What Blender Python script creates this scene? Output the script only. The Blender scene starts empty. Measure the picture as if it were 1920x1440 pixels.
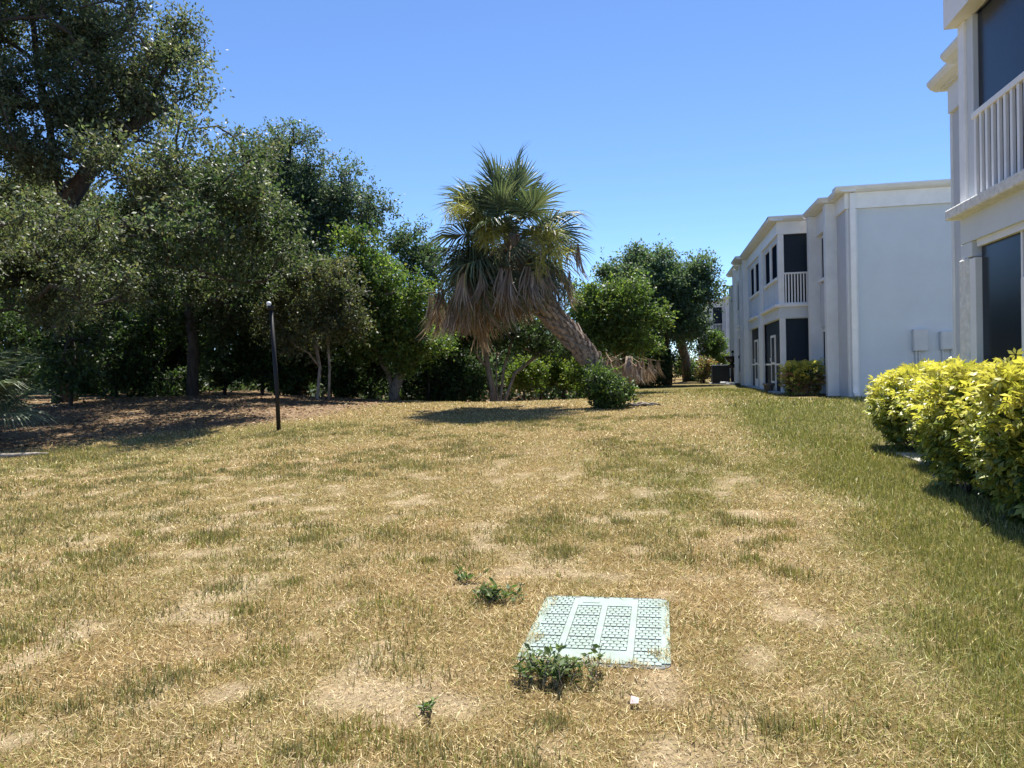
import bpy, math
import numpy as np
from mathutils import Vector
R_ = math.radians

# ------------------------------------------------------------------ camera, sky, sun, exposure
scene = bpy.context.scene
COL = scene.collection
F_PX, YAW, PITCH, ROLL, CAM_Z = 1430.0, R_(11.05), R_(-1.12), R_(-1.5), 1.6


def rot_z(a):
    c, s = math.cos(a), math.sin(a)
    return np.array([[c, -s, 0], [s, c, 0], [0, 0, 1.]])


def rot_x(a):
    c, s = math.cos(a), math.sin(a)
    return np.array([[1., 0, 0], [0, c, -s], [0, s, c]])


CAM_R = rot_z(YAW) @ rot_x(math.pi / 2 + PITCH) @ rot_z(ROLL)
CAM_P = np.array([0, 0, CAM_Z])
cd = bpy.data.cameras.new('camera')
cd.sensor_fit = 'HORIZONTAL'
cd.sensor_width = 36.0
cd.lens = F_PX / 1920 * 36.0
cd.clip_start = 0.05
cd.clip_end = 4000
cam = bpy.data.objects.new('camera', cd)
COL.objects.link(cam)
from mathutils import Matrix
cam.matrix_world = Matrix.Translation(CAM_P) @ Matrix(CAM_R.tolist()).to_4x4()
scene.camera = cam

SUN_EL, SUN_AZ = R_(66), R_(4)          # azimuth: clockwise from +Y (the buildings' long axis)
world = bpy.data.worlds.new('World')
scene.world = world
world.use_nodes = True
wn = world.node_tree.nodes
sky = wn.new('ShaderNodeTexSky')
sky.sky_type = 'NISHITA'
sky.sun_disc = False
sky.sun_elevation = SUN_EL
sky.sun_rotation = SUN_AZ
sky.air_density = 0.65
sky.dust_density = 0.0
sky.ozone_density = 8.0
wn['Background'].inputs['Strength'].default_value = 0.10
world.node_tree.links.new(sky.outputs[0], wn['Background'].inputs['Color'])
sd = bpy.data.lights.new('sun', 'SUN')
sd.energy = 5.0
sd.angle = R_(0.53)
sd.color = (1.0, 0.95, 0.86)
sun = bpy.data.objects.new('sun', sd)
COL.objects.link(sun)
to_sun = Vector((math.sin(SUN_AZ) * math.cos(SUN_EL), math.cos(SUN_AZ) * math.cos(SUN_EL), math.sin(SUN_EL)))
sun.rotation_euler = to_sun.to_track_quat('Z', 'Y').to_euler()
sun.location = (0, 0, 40)
scene.view_settings.view_transform = 'Standard'
scene.view_settings.look = 'None'
scene.view_settings.gamma = 1.0
scene.view_settings.use_curve_mapping = False
scene.view_settings.exposure = 1.2
scene.render.engine = 'CYCLES'
scene.cycles.max_bounces = 8
scene.cycles.diffuse_bounces = 4
scene.cycles.transmission_bounces = 6
scene.cycles.transparent_max_bounces = 12
scene.cycles.caustics_reflective = False
scene.cycles.caustics_refractive = False
scene.cycles.use_denoising = True

# ------------------------------------------------------------------ helpers
rng = np.random.default_rng(7)


def ray(px, py):
    return CAM_R @ np.array([(px - 960) / F_PX, -(py - 720) / F_PX, -1.])


def aty(px, py, Y):
    d = ray(px, py)
    return CAM_P + d * (Y / d[1])


def smooth(a, b, x):
    t = np.clip((np.asarray(x, float) - a) / (b - a), 0, 1)
    return t * t * (3 - 2 * t)


def hash2(ix, iy, seed):
    n = (ix * 374761393 + iy * 668265263 + seed * 974711) & 0x7fffffff
    n = ((n ^ (n >> 13)) * 1274126177) & 0x7fffffff
    n = n ^ (n >> 16)
    return (n & 0xffff) / 65535.0


def vnoise(x, y, seed=0):
    x = np.asarray(x, float); y = np.asarray(y, float)
    ix = np.floor(x).astype(np.int64); iy = np.floor(y).astype(np.int64)
    fx = x - ix; fy = y - iy
    fx = fx * fx * (3 - 2 * fx); fy = fy * fy * (3 - 2 * fy)
    a = hash2(ix, iy, seed); b = hash2(ix + 1, iy, seed)
    c = hash2(ix, iy + 1, seed); d = hash2(ix + 1, iy + 1, seed)
    return (a * (1 - fx) + b * fx) * (1 - fy) + (c * (1 - fx) + d * fx) * fy


def fbm(x, y, seed=0, octv=4):
    s = 0; a = 0.5; t = 0
    for o in range(octv):
        s = s + a * vnoise(x * 2 ** o, y * 2 ** o, seed + o * 17)
        t += a; a *= 0.55
    return s / t


def ground_z(x, y):
    """height of the lawn: rises away from the camera, crest, then falls to the creek under the trees"""
    x = np.asarray(x, float); y = np.asarray(y, float)
    z = 0.5 * smooth(3.5, 23, y)
    z = z + 0.42 * smooth(-6, -16, x) * smooth(7, 24, y)
    drop = smooth(25.0, 33, y) * smooth(-1.5, -5.0, x) * smooth(-19, -11, x)
    z = z - 0.9 * drop
    z = z - 0.10 * smooth(-6.5, -9.5, x) * smooth(9, 13, y) * (1 - smooth(17, 22, y))
    z = z + 0.5 * smooth(45, 70, y) * smooth(3, -2, x)
    z = z + 2.2 * smooth(35, 50, y) * smooth(-9, -15, x)
    z = z + 0.05 * (fbm(x * 0.5, y * 0.5, 3, 3) - 0.5) * smooth(2, 8, y)
    z = z + 0.022 * (fbm(x * 2.6, y * 2.6, 5, 2) - 0.5)
    # level pads under the buildings and the cover
    for (x0, x1, y0, y1, zz) in ((3.4, 20, -4, 14.7, 0.16), (3.9, 20, 24.3, 46, 0.48), (3.6, 20, 60, 85, 0.55)):
        m = smooth(x0 - 1.2, x0, x) * smooth(y0 - 1.5, y0, y) * (1 - smooth(y1, y1 + 1.5, y))
        z = z * (1 - m) + zz * m
    m = smooth(0.95, 0.65, np.hypot((x + 0.4) / 0.9, (y - 4.56) / 1.1))
    z = z * (1 - m) + 0.03 * m
    return z


def gz(x, y):
    return float(ground_z(np.array([x]), np.array([y]))[0])


def ground_hit(px, py):
    d = ray(px, py)
    t = 3.0
    for _ in range(4000):
        p = CAM_P + d * t
        if p[2] <= gz(p[0], p[1]):
            break
        t += 0.02
    return p


ORIG = {}


def link(o):
    COL.objects.link(o)
    return o


def mesh_from(name, V, Fc, loops_per=None):
    me = bpy.data.meshes.new(name)
    V = np.asarray(V, np.float32)
    if isinstance(Fc, np.ndarray):
        nf, k = Fc.shape
        me.vertices.add(len(V)); me.vertices.foreach_set('co', V.ravel())
        me.loops.add(nf * k); me.loops.foreach_set('vertex_index', Fc.astype(np.int32).ravel())
        me.polygons.add(nf)
        me.polygons.foreach_set('loop_start', np.arange(0, nf * k, k, dtype=np.int32))
        me.polygons.foreach_set('loop_total', np.full(nf, k, np.int32))
        me.update(calc_edges=True)
    else:
        me.from_pydata([tuple(map(float, v)) for v in V], [], Fc)
        me.update()
    return me


def face_color(me, name, C):
    C = np.asarray(C, np.float32)
    if C.shape[1] == 3:
        C = np.hstack([C, np.ones((len(C), 1), np.float32)])
    at = me.attributes.new(name, 'FLOAT_COLOR', 'FACE')
    at.data.foreach_set('color', C.ravel())


def obj(name, V, Fc, mat, parent=None, smooth_=False, color=None, bevel=0):
    """a mesh object whose vertices are given in world coordinates"""
    V = np.asarray(V, float)
    if parent is not None:
        org = ORIG[parent.name]
    else:
        org = np.array([V[:, 0].mean(), V[:, 1].mean(), V[:, 2].min()])
    me = mesh_from(name, V - org, Fc)
    if color is not None:
        face_color(me, 'tint', color)
    me.materials.append(mat)
    if smooth_:
        me.polygons.foreach_set('use_smooth', np.ones(len(me.polygons), bool))
    o = link(bpy.data.objects.new(name, me))
    if parent is not None:
        o.parent = parent
    else:
        o.location = org
    ORIG[o.name] = org
    if bevel:
        b = o.modifiers.new('bevel', 'BEVEL'); b.width = bevel; b.segments = 2; b.limit_method = 'ANGLE'
    return o


def tag(o, label=None, cat=None, group=None, kind=None):
    if label: o['label'] = label
    if cat: o['category'] = cat
    if group: o['group'] = group
    if kind: o['kind'] = kind
    return o


def thing(name, label, cat, loc, group=None):
    o = link(bpy.data.objects.new(name, None))
    o.empty_display_size = 0.2
    o.location = loc
    ORIG[o.name] = np.array(loc, float)
    return tag(o, label, cat, group)


class MB:
    """collects boxes / prisms / tubes into one mesh"""
    def __init__(s): s.V = []; s.F = []

    def add(s, V, Fc):
        n = len(s.V)
        s.V += [tuple(v) for v in V]
        s.F += [tuple(i + n for i in f) for f in Fc]
        return s

    def box(s, x0, x1, y0, y1, z0, z1):
        V = [(x, y, z) for z in (z0, z1) for (x, y) in ((x0, y0), (x1, y0), (x1, y1), (x0, y1))]
        return s.add(V, [(3, 2, 1, 0), (4, 5, 6, 7), (0, 1, 5, 4), (1, 2, 6, 5), (2, 3, 7, 6), (3, 0, 4, 7)])

    def prism(s, prof, axis, a, b):
        """prof: list of 2D points; axis 'y': prof=(x,z) swept in y from a to b; 'x': prof=(y,z)"""
        n = len(prof)
        if axis == 'y':
            V = [(p[0], a, p[1]) for p in prof] + [(p[0], b, p[1]) for p in prof]
        elif axis == 'x':
            V = [(a, p[0], p[1]) for p in prof] + [(b, p[0], p[1]) for p in prof]
        else:
            V = [(p[0], p[1], a) for p in prof] + [(p[0], p[1], b) for p in prof]
        Fc = [tuple(range(n)), tuple(range(2 * n - 1, n - 1, -1))]
        Fc += [(i, i + n, (i + 1) % n + n, (i + 1) % n) for i in range(n)]
        return s.add(V, Fc)

    def tube(s, pts, radii, n=7, cap=True):
        pts = [np.asarray(p, float) for p in pts]
        rings = []
        up = np.array([0.31, 0.17, 0.93])
        V = []; Fc = []
        for i, p in enumerate(pts):
            t = pts[min(i + 1, len(pts) - 1)] - pts[max(i - 1, 0)]
            t = t / (np.linalg.norm(t) + 1e-9)
            a = np.cross(t, up)
            if np.linalg.norm(a) < 1e-3: a = np.cross(t, [1., 0, 0])
            if np.linalg.norm(a) < 1e-3: a = np.array([1., 0, 0])
            a /= np.linalg.norm(a); b = np.cross(t, a)
            for k in range(n):
                w = 2 * math.pi * k / n
                V.append(p + radii[i] * (math.cos(w) * a + math.sin(w) * b))
        for i in range(len(pts) - 1):
            for k in range(n):
                Fc.append((i * n + k, i * n + (k + 1) % n, (i + 1) * n + (k + 1) % n, (i + 1) * n + k))
        if cap:
            Fc.append(tuple(range(n - 1, -1, -1)))
            Fc.append(tuple((len(pts) - 1) * n + k for k in range(n)))
        return s.add(V, Fc)

    def lathe(s, prof, c, n=16):
        V = []; Fc = []
        for (r, z) in prof:
            for k in range(n):
                w = 2 * math.pi * k / n
                V.append((c[0] + r * math.cos(w), c[1] + r * math.sin(w), c[2] + z))
        for i in range(len(prof) - 1):
            for k in range(n):
                Fc.append((i * n + k, i * n + (k + 1) % n, (i + 1) * n + (k + 1) % n, (i + 1) * n + k))
        return s.add(V, Fc)

    def build(s, name, mat, parent=None, smooth_=False, bevel=0):
        return obj(name, np.array(s.V), s.F, mat, parent, smooth_, None, bevel)


# ------------------------------------------------------------------ materials
def new_mat(name):
    m = bpy.data.materials.new(name)
    m.use_nodes = True
    nt = m.node_tree
    return m, nt, nt.nodes, nt.links, nt.nodes['Principled BSDF']


def paint(name, col, rough=0.7, var=0.06, scale=3.0, bump=0.0, bscale=60, dirt=None, spec=0.3):
    m, nt, N, L, P = new_mat(name)
    P.inputs['Roughness'].default_value = rough
    P.inputs['Specular IOR Level'].default_value = spec
    tc = N.new('ShaderNodeTexCoord')
    no = N.new('ShaderNodeTexNoise')
    no.inputs['Scale'].default_value = scale; no.inputs['Detail'].default_value = 6
    no.inputs['Roughness'].default_value = 0.65
    L.new(tc.outputs['Object'], no.inputs['Vector'])
    ra = N.new('ShaderNodeValToRGB')
    ra.color_ramp.elements[0].position = 0.3; ra.color_ramp.elements[1].position = 0.7
    d = dirt if dirt else tuple(c * (1 - var * 2) for c in col)
    ra.color_ramp.elements[0].color = (*d, 1)
    ra.color_ramp.elements[1].color = (*[min(1, c * (1 + var)) for c in col], 1)
    L.new(no.outputs['Fac'], ra.inputs['Fac'])
    L.new(ra.outputs['Color'], P.inputs['Base Color'])
    if bump:
        n2 = N.new('ShaderNodeTexNoise'); n2.inputs['Scale'].default_value = bscale; n2.inputs['Detail'].default_value = 4
        L.new(tc.outputs['Object'], n2.inputs['Vector'])
        b = N.new('ShaderNodeBump'); b.inputs['Strength'].default_value = bump; b.inputs['Distance'].default_value = 0.02
        L.new(n2.outputs['Fac'], b.inputs['Height']); L.new(b.outputs['Normal'], P.inputs['Normal'])
    return m


def leaf_mat(name, rough=0.42, trans=0.35, spec=0.5, tboost=(1.2, 1.22, 0.72)):
    m, nt, N, L, P = new_mat(name)
    at = N.new('ShaderNodeAttribute'); at.attribute_name = 'tint'
    P.inputs['Roughness'].default_value = rough
    P.inputs['Specular IOR Level'].default_value = spec
    L.new(at.outputs['Color'], P.inputs['Base Color'])
    mul = N.new('ShaderNodeVectorMath'); mul.operation = 'MULTIPLY'
    mul.inputs[1].default_value = tboost
    L.new(at.outputs['Color'], mul.inputs[0])
    tr = N.new('ShaderNodeBsdfTranslucent')
    L.new(mul.outputs[0], tr.inputs['Color'])
    mx = N.new('ShaderNodeMixShader'); mx.inputs['Fac'].default_value = trans
    L.new(P.outputs[0], mx.inputs[1]); L.new(tr.outputs[0], mx.inputs[2])
    L.new(mx.outputs[0], N['Material Output'].inputs['Surface'])
    return m


def bark_mat(name, c1, c2, scale=9, stretch=0.25, bump=0.7):
    m, nt, N, L, P = new_mat(name)
    P.inputs['Roughness'].default_value = 0.9
    tc = N.new('ShaderNodeTexCoord'); mp = N.new('ShaderNodeMapping')
    mp.inputs['Scale'].default_value = (1, 1, stretch)
    no = N.new('ShaderNodeTexNoise'); no.inputs['Scale'].default_value = scale; no.inputs['Detail'].default_value = 7
    ra = N.new('ShaderNodeValToRGB')
    ra.color_ramp.elements[0].position = 0.32; ra.color_ramp.elements[1].position = 0.68
    ra.color_ramp.elements[0].color = (*c1, 1); ra.color_ramp.elements[1].color = (*c2, 1)
    b = N.new('ShaderNodeBump'); b.inputs['Strength'].default_value = bump; b.inputs['Distance'].default_value = 0.03
    L.new(tc.outputs['Object'], mp.inputs['Vector']); L.new(mp.outputs[0], no.inputs['Vector'])
    L.new(no.outputs['Fac'], ra.inputs['Fac']); L.new(ra.outputs['Color'], P.inputs['Base Color'])
    L.new(no.outputs['Fac'], b.inputs['Height']); L.new(b.outputs['Normal'], P.inputs['Normal'])
    return m


def screen_mat(name, col, alpha=0.8, rough=0.25):
    m, nt, N, L, P = new_mat(name)
    P.inputs['Base Color'].default_value = (*col, 1)
    P.inputs['Roughness'].default_value = rough
    P.inputs['Specular IOR Level'].default_value = 0.22
    tr = N.new('ShaderNodeBsdfTransparent'); mx = N.new('ShaderNodeMixShader')
    mx.inputs['Fac'].default_value = alpha
    L.new(tr.outputs[0], mx.inputs[1]); L.new(P.outputs[0], mx.inputs[2])
    L.new(mx.outputs[0], N['Material Output'].inputs['Surface'])
    return m


M = {}
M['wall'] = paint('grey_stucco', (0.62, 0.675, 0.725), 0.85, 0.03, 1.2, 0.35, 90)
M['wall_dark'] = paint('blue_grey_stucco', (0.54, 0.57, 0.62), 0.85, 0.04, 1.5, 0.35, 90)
M['trim'] = paint('off_white_paint', (0.755, 0.775, 0.79), 0.6, 0.05, 2.0, 0.15, 60)
M['white'] = paint('white_paint', (0.84, 0.84, 0.83), 0.5, 0.04, 3.0)
M['rough_white'] = paint('peeling_white_stucco', (0.78, 0.78, 0.75), 0.9, 0.12, 14.0, 1.0, 45)
M['roof'] = paint('white_roof', (0.75, 0.75, 0.73), 0.8, 0.08, 2.0)
M['screen'] = screen_mat('insect_screen', (0.018, 0.030, 0.046), 0.84, 0.5)
M['glass'] = screen_mat('dark_glass', (0.012, 0.020, 0.036), 0.88, 0.22)
M['pane'] = paint('navy_window_pane', (0.012, 0.020, 0.036), 0.6, 0.1, 2, spec=0.0)
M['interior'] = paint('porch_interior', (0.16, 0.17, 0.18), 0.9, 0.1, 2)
M['box'] = paint('meter_box_grey', (0.60, 0.62, 0.63), 0.55, 0.05, 4)
M['black'] = paint('black_metal', (0.012, 0.012, 0.013), 0.5, 0.1, 6)
M['ac'] = paint('dark_condenser', (0.022, 0.026, 0.026), 0.6, 0.15, 8)
M['concrete'] = paint('concrete', (0.50, 0.48, 0.44), 0.9, 0.12, 6, 0.3, 80)
M['terra'] = paint('grey_pot', (0.20, 0.18, 0.17), 0.8, 0.1, 9)
M['cover'] = paint('mint_polymer', (0.245, 0.32, 0.30), 0.65, 0.10, 7, dirt=(0.20, 0.25, 0.215))
M['cover_base'] = paint('mint_polymer_dirty', (0.135, 0.15, 0.15), 0.85, 0.15, 20, dirt=(0.10, 0.10, 0.09))
M['paper'] = paint('pale_paper', (0.46, 0.38, 0.38), 0.7, 0.05, 20)
M['bark'] = bark_mat('oak_bark', (0.030, 0.025, 0.021), (0.095, 0.083, 0.073))
M['bark_pale'] = bark_mat('pale_bark', (0.13, 0.11, 0.09), (0.33, 0.29, 0.25), 14)
M['palm_bark'] = bark_mat('palm_boot', (0.15, 0.105, 0.075), (0.36, 0.28, 0.21), 22, 0.6)
M['leaf'] = leaf_mat('leaf', 0.5, 0.44, 0.32)
M['hedge_leaf'] = leaf_mat('hedge_leaf', 0.38, 0.35, 0.45, (1.15, 1.2, 0.6))
M['frond'] = leaf_mat('palm_frond', 0.55, 0.25, 0.4)
M['dead'] = leaf_mat('dead_frond', 0.75, 0.2, 0.2, (1.1, 1.0, 0.8))
M['grass'] = leaf_mat('grass_blade', 0.6, 0.25, 0.3, (1.1, 1.1, 0.7))

# ------------------------------------------------------------------ lawn colouring (world space)
def blobs(x, y, lst):
    s = np.zeros_like(x)
    for (cx, cy, rx, ry, a) in lst:
        s = s + a * np.exp(-(((x - cx) / rx) ** 2 + ((y - cy) / ry) ** 2))
    return s


def green_amount(x, y):
    """how much of the turf is alive: 0 straw .. 1 green"""
    g = 0.20 + 0.80 * smooth(0.5, 2.4, x - 0.03 * (y - 4)) * (1 - smooth(13, 26, y)) + 0.30 * smooth(0.2, 3, x) * smooth(11, 18, y)
    g = g + blobs(x, y, [(0.2, 10.5, 0.9, 3.2, 0.45), (0.3, 8, 0.6, 1.2, 0.25), (0.75, 6.9, 0.6, 1.5, -0.45), (1.5, 8.2, 0.6, 0.9, -0.3),
                         (3.2, 20, 3, 5, 0.25), (-9.5, 13, 2.2, 2.2, 0.3), (-8.5, 16.5, 2.5, 2.0, 0.3), (-12, 10.5, 3, 1.6, 0.25), (1.3, 4.6, 0.5, 0.8, 0.25),
                         (1.2, 3.3, 0.8, 0.5, 0.1), (2.5, 36, 4, 8, 0.5), (-1, 40, 3, 6, 0.5), (-4, 31, 3, 3, 0.6), (-3, 22, 3, 3, -0.1)])
    g = g + 0.55 * (fbm(x * 0.9, y * 0.55, 21, 4) - 0.5) + 0.35 * (fbm(x * 3.1, y * 2.4, 31, 3) - 0.5)
    return np.clip(g, 0, 1)


def bare_amount(x, y):
    """bare sandy soil / thatch"""
    b = 0.9 * smooth(0.53, 0.70, fbm(x * 4.2, y * 2.6, 51, 5)) * smooth(1.6, 0.4, x - 0.04 * y)
    b = b * smooth(15, 9, y)
    b = b + blobs(x, y, [(0.75, 6.6, 0.4, 0.9, 0.4), (1.9, 8.6, 0.35, 0.3, 0.45), (1.3, 9, 0.3, 0.3, 0.3)])
    return np.clip(b, 0, 1)


def litter_amount(x, y):
    e = 15.6 + 1.7 * (x + 10.5)
    l = smooth(0.0, 2.2, y - e + 1.6 * (fbm(x * 0.7, y * 0.7, 71, 3) - 0.5)) * smooth(-8.2, -9.6, x)
    l = np.maximum(l, smooth(26.5, 28.5, y) * smooth(-3.5, -5.5, x))
    return np.clip(l, 0, 1)


def soil_mulch(x, y):
    return np.clip(smooth(3.15, 3.6, x - 0.45 * smooth(9.5, 12, y) + 0.25 * (vnoise(x * 3, y * 3, 8) - 0.5)) * smooth(15, 14.2, y) * smooth(0, 1, y), 0, 1)


xs = np.unique(np.concatenate([np.linspace(-600, -60, 12), np.arange(-60, -20, 2.0), np.arange(-20, 12, 0.18), np.arange(12, 40, 2.0), np.linspace(40, 600, 14)]))
ys = np.unique(np.concatenate([np.linspace(-200, -6, 10), np.arange(-6, 2, 0.6), np.arange(2, 16, 0.14), np.arange(16, 46, 0.25), np.arange(46, 90, 1.5), np.linspace(90, 900, 16)]))
GX, GY = np.meshgrid(xs, ys)
GXf, GYf = GX.ravel(), GY.ravel()
GZ = ground_z(GXf, GYf)
nx, ny = len(xs), len(ys)
ii = np.arange(nx * ny).reshape(ny, nx)
quads = np.stack([ii[:-1, :-1].ravel(), ii[:-1, 1:].ravel(), ii[1:, 1:].ravel(), ii[1:, :-1].ravel()], 1)
me = mesh_from('lawn', np.stack([GXf, GYf, GZ], 1), quads)
g = green_amount(GXf, GYf); b = bare_amount(GXf, GYf); l = litter_amount(GXf, GYf); s = soil_mulch(GXf, GYf)
straw = np.array([0.20, 0.135, 0.062]); grn = np.array([0.09, 0.095, 0.028]); sand = np.array([0.34, 0.27, 0.18])
lit = np.array([0.20, 0.135, 0.082]); mul = np.array([0.16, 0.12, 0.085])
c = straw + (grn - straw) * (g * 0.75)[:, None]
c = c + (sand - c) * (0.8 * b)[:, None]
c = c + (lit - c) * (0.9 * l)[:, None]
c = c + (mul - c) * s[:, None]
at = me.attributes.new('tint', 'FLOAT_COLOR', 'POINT')
at.data.foreach_set('color', np.hstack([c, np.ones((len(c), 1))]).astype(np.float32).ravel())
m, nt, N, L, P = new_mat('dry_lawn')
P.inputs['Roughness'].default_value = 0.95
P.inputs['Specular IOR Level'].default_value = 0.1
atn = N.new('ShaderNodeAttribute'); atn.attribute_name = 'tint'
tc = N.new('ShaderNodeTexCoord')
n1 = N.new('ShaderNodeTexNoise'); n1.inputs['Scale'].default_value = 38; n1.inputs['Detail'].default_value = 8; n1.inputs['Roughness'].default_value = 0.75
n2 = N.new('ShaderNodeTexNoise'); n2.inputs['Scale'].default_value = 4; n2.inputs['Detail'].default_value = 5
L.new(tc.outputs['Object'], n1.inputs['Vector']); L.new(tc.outputs['Object'], n2.inputs['Vector'])
mr = N.new('ShaderNodeMapRange'); mr.inputs['From Min'].default_value = 0.3; mr.inputs['From Max'].default_value = 0.7
mr.inputs['To Min'].default_value = 0.55; mr.inputs['To Max'].default_value = 1.4
L.new(n1.outputs['Fac'], mr.inputs['Value'])
mr2 = N.new('ShaderNodeMapRange'); mr2.inputs['From Min'].default_value = 0.3; mr2.inputs['From Max'].default_value = 0.7
mr2.inputs['To Min'].default_value = 0.82; mr2.inputs['To Max'].default_value = 1.15
L.new(n2.outputs['Fac'], mr2.inputs['Value'])
mm = N.new('ShaderNodeMath'); mm.operation = 'MULTIPLY'
L.new(mr.outputs[0], mm.inputs[0]); L.new(mr2.outputs[0], mm.inputs[1])
vm = N.new('ShaderNodeVectorMath'); vm.operation = 'SCALE'
L.new(atn.outputs['Color'], vm.inputs[0]); L.new(mm.outputs[0], vm.inputs['Scale'])
L.new(vm.outputs[0], P.inputs['Base Color'])
bp = N.new('ShaderNodeBump'); bp.inputs['Strength'].default_value = 0.7; bp.inputs['Distance'].default_value = 0.03
L.new(n1.outputs['Fac'], bp.inputs['Height']); L.new(bp.outputs['Normal'], P.inputs['Normal'])
me.materials.append(m)
me.polygons.foreach_set('use_smooth', np.ones(len(me.polygons), bool))
lawn = link(bpy.data.objects.new('lawn', me))
tag(lawn, 'patchy dry lawn of straw and green turf', kind='structure')

# ------------------------------------------------------------------ buildings
def cornice_y(mb, xt, y0, y1, z0, z1, depth=0.34):
    """flared cornice running along Y; xt = outer tip, back at xt+depth"""
    h = z1 - z0
    mb.prism([(xt + depth, z0), (xt + 0.14, z0), (xt + 0.05, z0 + 0.3 * h), (xt, z0 + 0.72 * h), (xt, z1), (xt + depth, z1)], 'y', y0, y1)


def cornice_x(mb, yt, x0, x1, z0, z1, depth=0.34, sgn=1):
    h = z1 - z0
    mb.prism([(yt + sgn * depth, z0), (yt + sgn * 0.14, z0), (yt + sgn * 0.05, z0 + 0.3 * h), (yt, z0 + 0.72 * h), (yt, z1), (yt + sgn * depth, z1)], 'x', x0, x1)


def railing_along_x(parent, x0, x1, y, z0, z1, n):
    r = MB().box(x0, x1, y - 0.03, y + 0.03, z1 - 0.06, z1).build('railing', M['white'], parent, bevel=0.006)
    MB().box(x0, x1, y - 0.02, y + 0.02, z0, z0 + 0.05).build('bottom_rail', M['white'], r)
    for k in range(n):
        x = x0 + (x1 - x0) * (k + 0.5) / n
        MB().box(x - 0.022, x + 0.022, y - 0.016, y + 0.016, z0 + 0.05, z1 - 0.06).build('baluster', M['white'], r)
    return r


def railing_along_y(parent, x, y0, y1, z0, z1, n, w=0.028):
    r = MB().box(x - 0.03, x + 0.03, y0, y1, z1 - 0.07, z1).build('railing', M['white'], parent, bevel=0.006)
    MB().box(x - 0.02, x + 0.02, y0, y1, z0, z0 + 0.05).build('bottom_rail', M['white'], r)
    for k in range(n):
        y = y0 + (y1 - y0) * (k + 0.5) / n
        MB().box(x - 0.016, x + 0.016, y - w, y + w, z0 + 0.05, z1 - 0.07).build('baluster', M['white'], r)
    return r


def window_y(parent, x, y0, y1, z0, z1, name='window', sill=True):
    """window in a wall facing -X"""
    f = MB()
    f.box(x - 0.03, x + 0.05, y0, y1, z1 - 0.06, z1).box(x - 0.03, x + 0.05, y0, y1, z0, z0 + 0.06)
    f.box(x - 0.03, x + 0.05, y0, y0 + 0.06, z0 + 0.06, z1 - 0.06).box(x - 0.03, x + 0.05, y1 - 0.06, y1, z0 + 0.06, z1 - 0.06)
    w = f.build(name, M['trim'], parent)
    MB().box(x + 0.012, x + 0.02, y0 + 0.06, y1 - 0.06, z0 + 0.06, z1 - 0.06).build('pane', M['pane'], w)
    if sill:
        MB().box(x - 0.12, x + 0.05, y0 - 0.05, y1 + 0.05, z0 - 0.09, z0 - 0.002).build('sill', M['white'], w)
    return w


def screen_door_y(parent, x, y0, y1, z0, z1):
    f = MB()
    f.box(x - 0.035, x + 0.02, y0, y0 + 0.09, z0, z1).box(x - 0.035, x + 0.02, y1 - 0.09, y1, z0, z1)
    f.box(x - 0.035, x + 0.02, y0 + 0.09, y1 - 0.09, z1 - 0.09, z1).box(x - 0.035, x + 0.02, y0 + 0.09, y1 - 0.09, z0, z0 + 0.35)
    f.box(x - 0.035, x + 0.02, y0 + 0.09, y1 - 0.09, z0 + 0.98, z0 + 1.07)
    d = f.build('door', M['white'], parent)
    MB().box(x - 0.012, x - 0.004, y0 + 0.09, y1 - 0.09, z0 + 0.35, z0 + 0.98).build('screen', M['screen'], d)
    MB().box(x - 0.012, x - 0.004, y0 + 0.09, y1 - 0.09, z0 + 1.07, z1 - 0.09).build('screen', M['screen'], d)
    MB().box(x - 0.075, x - 0.036, y1 - 0.08, y1 - 0.03, z0 + 1.1, z0 + 1.24).build('handle', M['white'], d)
    return d


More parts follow.
